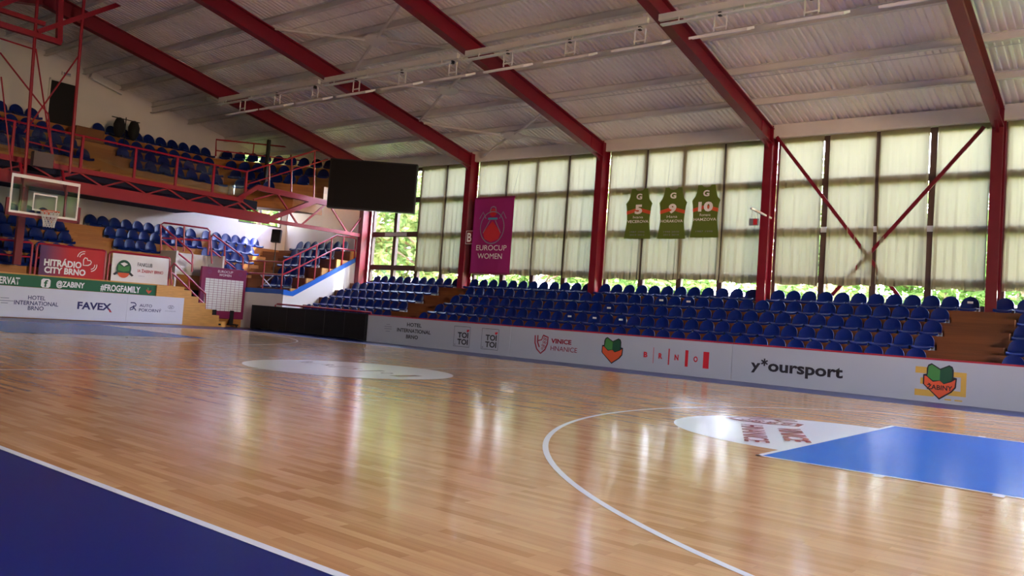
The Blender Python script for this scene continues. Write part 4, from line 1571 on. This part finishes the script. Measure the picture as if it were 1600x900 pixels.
# ------------------------------------------------------------------ scoreboard
A = at(513, 285, 0, -27.5)
wv = Vector((.78, .625, 0)).normalized()
nv = Vector((.625, -.78, 0)).normalized()
W_ = 3.28
ctr = A + wv * W_ / 2
pa, pb = at(513, 246, 0, -27.5), at(513, 324, 0, -27.5)
H_ = (pa - pb).length
t = thing('scoreboard', 'large black switched-off scoreboard hanging at the hall corner', 'scoreboard', tuple(ctr))
obj('cabinet', MB().obox(ctr - nv * .18, wv, nv, Vector((0, 0, 1)), W_ / 2, .16, H_ / 2), M['black'], t, bevel=.02)
obj('display', MB().obox(ctr - nv * .015, wv, nv, Vector((0, 0, 1)), W_ / 2 - .05, .01, H_ / 2 - .05), M['screen'], t)
for h_ in (-.5, .5):
    c0 = ctr - nv * .3 + Vector((0, 0, h_))
    obj('mounting_arm', MB().bar(c0, (-28.22, 20.25, c0.z), .1, .1), M['black'], t)

# ------------------------------------------------------------------ banner, jerseys, exit sign
VBN = 20.02
def hang_cloth(a0, a1, z0, z1, v, seed):
    mb = MB()
    rnd = random.Random(seed)
    p0, p1 = rnd.uniform(0, 6), rnd.uniform(0, 6)
    nx, nz = 24, 12
    vs = []
    for j in range(nz + 1):
        for i in range(nx + 1):
            s, t_ = i / nx, j / nz
            vs.append((a0 + (a1 - a0) * s, v + .012 * math.sin(s * 15 + p0) * (1 - .6 * t_), z0 + (z1 - z0) * t_))
    mb.add(vs, [(j * (nx + 1) + i, j * (nx + 1) + i + 1, (j + 1) * (nx + 1) + i + 1, (j + 1) * (nx + 1) + i) for j in range(nz) for i in range(nx)])
    mb.smooth = True
    return mb


BA = at(743, 309, 1, VBN).x, at(804, 309, 1, VBN).x
bz1, bz0 = at(770, 309, 1, VBN).z, at(766, 427, 1, VBN).z
bn = tag(obj('hanging_banner', hang_cloth(BA[0], BA[1], bz0, bz1, VBN, 2), M['banner_purple']), 'tall purple EUROCUP WOMEN banner hanging before the curtains', 'banner')
for z in (bz0, bz1):
    obj('batten', MB().box(BA[0] - .02, BA[1] + .02, VBN - .02, VBN + .02, z - .03, z + .03), M['purple'], bn)
for x_ in (BA[0] + .1, BA[1] - .1):
    obj('cord', MB().tube([(x_, VBN, bz1), (x_, 20.42, 6.72)], .003, 5), M["bracket"], bn)
fb_ = side(VBN - .02)
bw = BA[1] - BA[0]
bh = bz1 - bz0
ca, cb = (BA[0] + BA[1]) / 2, bz0 + bh * .61
text('lettering', 'EUROCUP', fb_, BA[0] + .13 * bw, BA[0] + .9 * bw, bz0 + .3 * bh, bz0 + .37 * bh, M['white_ink'], bn, 0)
text('lettering', 'WOMEN', fb_, BA[0] + .18 * bw, BA[0] + .8 * bw, bz0 + .19 * bh, bz0 + .26 * bh, M['white_ink'], bn, 0)
rb = .3 * bw
mb = MB()
ribbon(mb, circ(ca, cb - .02, rb, rb * 1.06, n=40), .035, fb_, .003, True)
ribbon(mb, [(ca - .15, cb + .62 * rb * 1.5), (ca - .1, cb + 1.3 * rb), (ca, cb + 1.36 * rb), (ca + .1, cb + 1.3 * rb), (ca + .15, cb + .62 * rb * 1.5)], .035, fb_)
ribbon(mb, [(ca - .12, cb + .45 * rb), (ca - .75 * rb, cb - .4 * rb)], .03, fb_)
ribbon(mb, [(ca + .12, cb + .45 * rb), (ca + .75 * rb, cb - .4 * rb)], .03, fb_)
for s in (-1, 1):
    ribbon(mb, [(ca + s * .3, cb + .55 * rb), (ca + s * .45, cb + 1.0 * rb), (ca + s * .6, cb + .55 * rb)], .03, fb_)
obj('ball_outline', mb, M['grey_ink'], bn)
mb = MB()
sheet(mb, [(ca, cb + .4 * rb), (ca - .75 * rb, cb - .35 * rb), (ca - .6 * rb, cb - .8 * rb), (ca, cb - 1.0 * rb), (ca + .6 * rb, cb - .8 * rb), (ca + .75 * rb, cb - .35 * rb)], fb_, .001)
sheet(mb, circ(ca, cb + .95 * rb, .3 * rb, .28 * rb, n=16), fb_, .001)
obj('ball_panel', mb, M['red_ink'], bn)
mb = MB()
ribbon(mb, [(ca - .4 * rb, cb + .55 * rb), (ca + .4 * rb, cb + .55 * rb)], .07, fb_, .002)
obj('ball_band', mb, M['teal'], bn)

VJ = 20.3
JW = []
for (l, r_, tz, bz_, num, first, last, y1, y2, lab) in (
        ((977, 1018, 295, 373, '5', 'Ivana', 'VECEROVA', '1987 1995', '2010 2012', 'green cloth jersey with number 5 hanging before the curtains')),
        ((1029, 1072, 293, 373, '9', 'Hana', 'HORAKOVA', '1998 2010', '2012 2014', 'green cloth jersey with number 9, middle one before the curtains')),
        ((1080, 1124, 289, 371, '10', 'Romana', 'HAMZOVA', '1987 1998', None, 'green cloth jersey with number 10 hanging before the curtains'))):
    a0, a1 = at(l, 340, 1, VJ).x, at(r_, 340, 1, VJ).x
    c0 = (a0 + a1) / 2
    w = (a1 - a0)
    z1, z0 = at((l + r_) / 2, tz, 1, VJ).z, at((l + r_) / 2, bz_, 1, VJ).z
    h = z1 - z0
    half = [(.5, 0), (.42, .35), (.46, .62), (.5, .7), (.39, .78), (.335, .88), (.3, 1.0), (.17, 1.0), (.12, .965), (.0, .95)]
    poly = [(c0 + a * w, z0 + b * h) for a, b in half] + [(c0 - a * w, z0 + b * h) for a, b in half[-2::-1]]
    mb = MB()
    mb.prism(poly, lambda a, b, d: Vector((a, VJ - d, b)), -.01, .01)
    j = tag(obj('jersey', mb, M['jersey']), lab, 'jersey', 'green retired jerseys')
    fj = side(VJ - .01)
    for q_ in (-.24, .24):
        obj('cord', MB().tube([(c0 + q_ * w, VJ, z1 - .02), (c0 + q_ * w, 20.42, 6.72)], .003, 5), M["bracket"], j)
    mb = MB()
    for s in (-1, 1):
        sheet(mb, [(c0, z0 + .62 * h), (c0 + s * .455 * w, z0 + .55 * h), (c0 + s * .445 * w, z0 + .48 * h), (c0, z0 + .55 * h)], fj)
    obj('orange_stripe', mb, M['orange'], j)
    text('number', num, fj, c0 - (.14 if len(num) == 1 else .26) * w, c0 + (.14 if len(num) == 1 else .26) * w, z0 + .49 * h, z0 + .68 * h, M['white_ink'], j, .05, .005)
    text('logo_letter', 'G', fj, c0 - .11 * w, c0 + .11 * w, z0 + .78 * h, z0 + .9 * h, M['white_ink'], j, .04, .005)
    text('first_name', first, fj, c0 - .19 * w, c0 + .19 * w, z0 + .405 * h, z0 + .455 * h, M['white_ink'], j, 0, .005)
    text('last_name', last, fj, c0 - .4 * w, c0 + .4 * w, z0 + .315 * h, z0 + .37 * h, M['white_ink'], j, .01, .005)
    if num == '10':
        text('years', y1, fj, c0 - .3 * w, c0 + .3 * w, z0 + .1 * h, z0 + .13 * h, M['grey_ink'], j, 0, .005)
    else:
        text('years', y1, fj, c0 - .28 * w, c0 + .28 * w, z0 + .12 * h, z0 + .15 * h, M['grey_ink'], j, 0, .005)
        text('years', y2, fj, c0 - .28 * w, c0 + .28 * w, z0 + .06 * h, z0 + .09 * h, M['grey_ink'], j, 0, .005)

t = thing('exit_sign', 'small hanging exit sign on a bracket at the red column past the jerseys', 'sign', (-11.7, 19.9, 4.4))
p0, p1 = at(1205, 341, 1, 20.25), at(1173, 325, 1, 19.6)
obj('bracket_arm', MB().bar(p0, p1, .05, .05), M['steel'], t)
s0 = at(1178, 347, 1, 19.75)
obj('sign_box', MB().box(s0.x - .12, s0.x + .12, 19.7, 19.8, s0.z - .09, s0.z + .09), M['bracket'], t)
mb = MB()
sheet(mb, [(s0.x + .0, s0.z - .08), (s0.x + .11, s0.z - .08), (s0.x + .11, s0.z + .08), (s0.x + .0, s0.z + .08)], side(19.7), .003)
obj('red_face', mb, M['red_ink'], t)
for dx in (-.08, .08):
    obj('hanger', MB().tube([(s0.x + dx, 19.75, s0.z + .09), (s0.x + dx * .8, 19.75, at(1178, 329, 1, 19.75).z)], .008, 6), M['steel'], t)

# ------------------------------------------------------------------ lighting rail with flood lights
VL = 13.26
RL = [(-28.12, -22.9), (-22.62, -17.35), (-17.08, -11.85), (-11.58, -6.3), (-6.03, -0.7)]
RLN = ['over the balcony edge bay', 'in the roof bay before the cross braced bay', 'in the cross braced roof bay', 'in the roof bay above the green jerseys', 'in the roof bay above the red cross braces']
RLN = ['nearest the balcony', 'in the roof bay with the white cross braces', 'in the roof bay above the green jerseys', 'in the roof bay above the red wall braces', 'past the last red frame']
for (xa, xb), nm in zip(RL, RLN):
    t = thing('lighting_rail', 'white lighting rail under the roof %s' % nm, 'lighting rail', ((xa + xb) / 2, VL, 7.6), 0, 'lighting rails')
    obj('channel', MB().box(xa, xb, VL - .05, VL + .05, 7.66, 7.8), M['steel'], t)
    obj('cable_tray', MB().box(xa + .1, xb - .1, VL - .14, VL - .02, 7.52, 7.55), M['paper'], t)
    for k in range(4):
        x = xa + .5 + k * (xb - xa - 1) / 3
        obj('drop', MB().box(x - .01, x + .01, VL - .09, VL - .07, 7.55, 7.68), M['steel'], t)
LX = [-26.63, -24.79, -22.95, -21.12, -19.27, -17.43, -15.62, -13.8, -11.98, -10.14, -8.31, -6.48]
for n, x in enumerate(LX):
    t = thing('flood_light', 'flat white flood light, %s from the balcony along the lighting rail' % ORD[n], 'flood light', (x, VL, 7.1), 0, 'flood lights on the rail')
    y = VL - .08
    mb = MB()
    for s in (-1, 1):
        mb.bar((x + s * .13, y, 7.53), (x + s * .13, y, 7.2), .025, .025)
    mb.bar((x - .15, y, 7.27), (x + .15, y, 7.27), .03, .03)
    obj('bracket', mb, M['paper'], t)
    obj('clamp', MB().box(x - .04, x + .02, y - .05, y + .03, 7.5, 7.58), M['black'], t)
    ho = obj('housing', MB().obox((x + .05, y - .05, 7.13), Vector((1, 0, 0)), Vector((0, .92, .38)), Vector((0, -.38, .92)), .62, .2, .025), M['paper'], t)
    obj('lamp_face', MB().obox((x + .05, y - .038, 7.10), Vector((1, 0, 0)), Vector((0, .92, .38)), Vector((0, -.38, .92)), .56, .16, .006), M['ltgrey'], ho)
# long fitting high beside the end wall
q0, q1 = at(215, 178, 1, 14.0), at(325, 154, 1, 14.0)
t = thing('lighting_rail', 'dark grey cable channel reaching the end wall under the roof', 'lighting rail', (-32, 14, 8.1), 0, 'lighting rails')
obj('channel', MB().bar((max(q0.x, X0 + .05), 14.0, q0.z + .03), (q1.x, 14.0, q1.z), .14, .16), M['steel'], t)
obj('cable_tray', MB().bar((max(q0.x, X0 + .05), 13.9, q0.z - .1), (q1.x, 13.9, q1.z - .12), .1, .03), M['paper'], t)

# ------------------------------------------------------------------ outside
lawn = obj('lawn', MB().box(-80, 50, V1 + 0.4, 90, -0.3, -0.05), M['lawn'])
tag(lawn, 'sunlit grass outside the window wall', 'grass', None, 'stuff')


def leaf_mesh(seed, n_cl=60, per=70, rx=3.0, rz=3.4, leaf=.16):
    rnd = random.Random(seed)
    vs, fs = [], []
    for c in range(n_cl):
        while True:
            p = Vector((rnd.uniform(-1, 1), rnd.uniform(-1, 1), rnd.uniform(-1, 1)))
            if p.length < 1:
                break
        p = p * (0.55 + 0.45 * p.length)
        cx, cy, cz = p.x * rx, p.y * rx, p.z * rz
        rr = rnd.uniform(.5, .95)
        for k in range(per):
            a, b = rnd.uniform(0, 6.28), rnd.uniform(-1, 1)
            q = math.sqrt(1 - b * b)
            r3 = rr * rnd.random() ** .4
            x, y, z = cx + r3 * q * math.cos(a), cy + r3 * q * math.sin(a), cz + r3 * b * .7
            s = leaf * rnd.uniform(.7, 1.3)
            e1 = Vector((rnd.gauss(0, 1), rnd.gauss(0, 1), rnd.gauss(0, .6))).normalized()
            e2 = e1.cross(Vector((rnd.gauss(0, 1), rnd.gauss(0, 1), rnd.gauss(0, 1)))).normalized()
            o_ = Vector((x, y, z))
            i0 = len(vs)
            vs += [o_ - e1 * s, o_ + e2 * s * .5, o_ + e1 * s, o_ - e2 * s * .5]
            fs.append((i0, i0 + 1, i0 + 2, i0 + 3))
    me = bpy.data.meshes.new('foliage')
    me.from_pydata([tuple(v) for v in vs], [], fs)
    return me


LM = []
for s in range(3):
    me = leaf_mesh(s + 11)
    me.materials.append(M['leaf'] if s != 1 else M['leaf_light'])
    LM.append(me)


def trunk_mesh(seed):
    rnd = random.Random(seed)
    mb = MB()
    mb.tube([(0, 0, 0), (.05, .03, 1.5), (0, .08, 3.2), (.1, .0, 5.5)], .16, 8)
    for k in range(7):
        a = rnd.uniform(0, 6.28)
        z = 2 + .45 * k
        mb.tube([(0, .05, z), (math.cos(a) * .9, math.sin(a) * .9, z + .7), (math.cos(a) * 2, math.sin(a) * 2, z + 1.3)], .05, 6)
    return mb


TM = trunk_mesh(5).mesh('trunk')
TM.materials.append(M['bark'])
TREES = [(-41.5, 18.5, 2.0), (-43, 12, 1.7), (-42, 25, 1.9), (-50, 33, 1.15), (-46, 28, 1.0), (-42, 36, 1.3), (-36.5, 33, 1.6), (-32, 29, 1.3), (-29.5, 36, 1.7), (-26, 29, 1.0), (-22.5, 33, 1.15), (-19, 28.5, .95), (-16, 35, 1.3),  # trees past the end and bare windows raised tall to block sky glare
         (-13, 29.5, 1.0), (-9.5, 33, 1.15), (-6.5, 29, 1.0), (4, 28.5, 1.2), (10, 27, 1.3), (15, 31, 1.5), (20, 26, 1.4), (27, 30, 1.7)]  # last five stand out of view, added to dapple the sun
for n, (x, y, s) in enumerate(TREES):
    kind = n % 3
    t = thing('tree', 'leafy green tree outside, %s along from the bare windows' % ORD[n], 'tree', (x, y, -.05), 0, 'trees outside the windows')
    o = bpy.data.objects.new('foliage', LM[kind])
    COL.objects.link(o)
    o.parent = t
    o.location = (0, 0, 4.4 * s)
    o.rotation_euler = (0, 0, n * 1.3)
    o.scale = (s, s, s)
    o = bpy.data.objects.new('trunk', TM)
    COL.objects.link(o)
    o.parent = t
    o.scale = (s, s, s)
    o.rotation_euler = (0, 0, n * .9)
SM = leaf_mesh(77, 26, 60, 1.6, .9, .12)
SM.materials.append(M['leaf_light'])
for n in range(11):
    x = -47 + n * 4.2
    o = bpy.data.objects.new('shrub', SM)
    COL.objects.link(o)
    o.location = (x, 25.2 + (n % 3) * .8, 1.25)
    o.rotation_euler = (0, 0, n)
    o.scale = (1.25, 1.25, 1.35)
    tag(o, 'bright green shrub outside under the trees, %s along from the bare windows' % ORD[n], 'shrub', 'shrubs outside the windows')
print('individual seats', NSEAT)
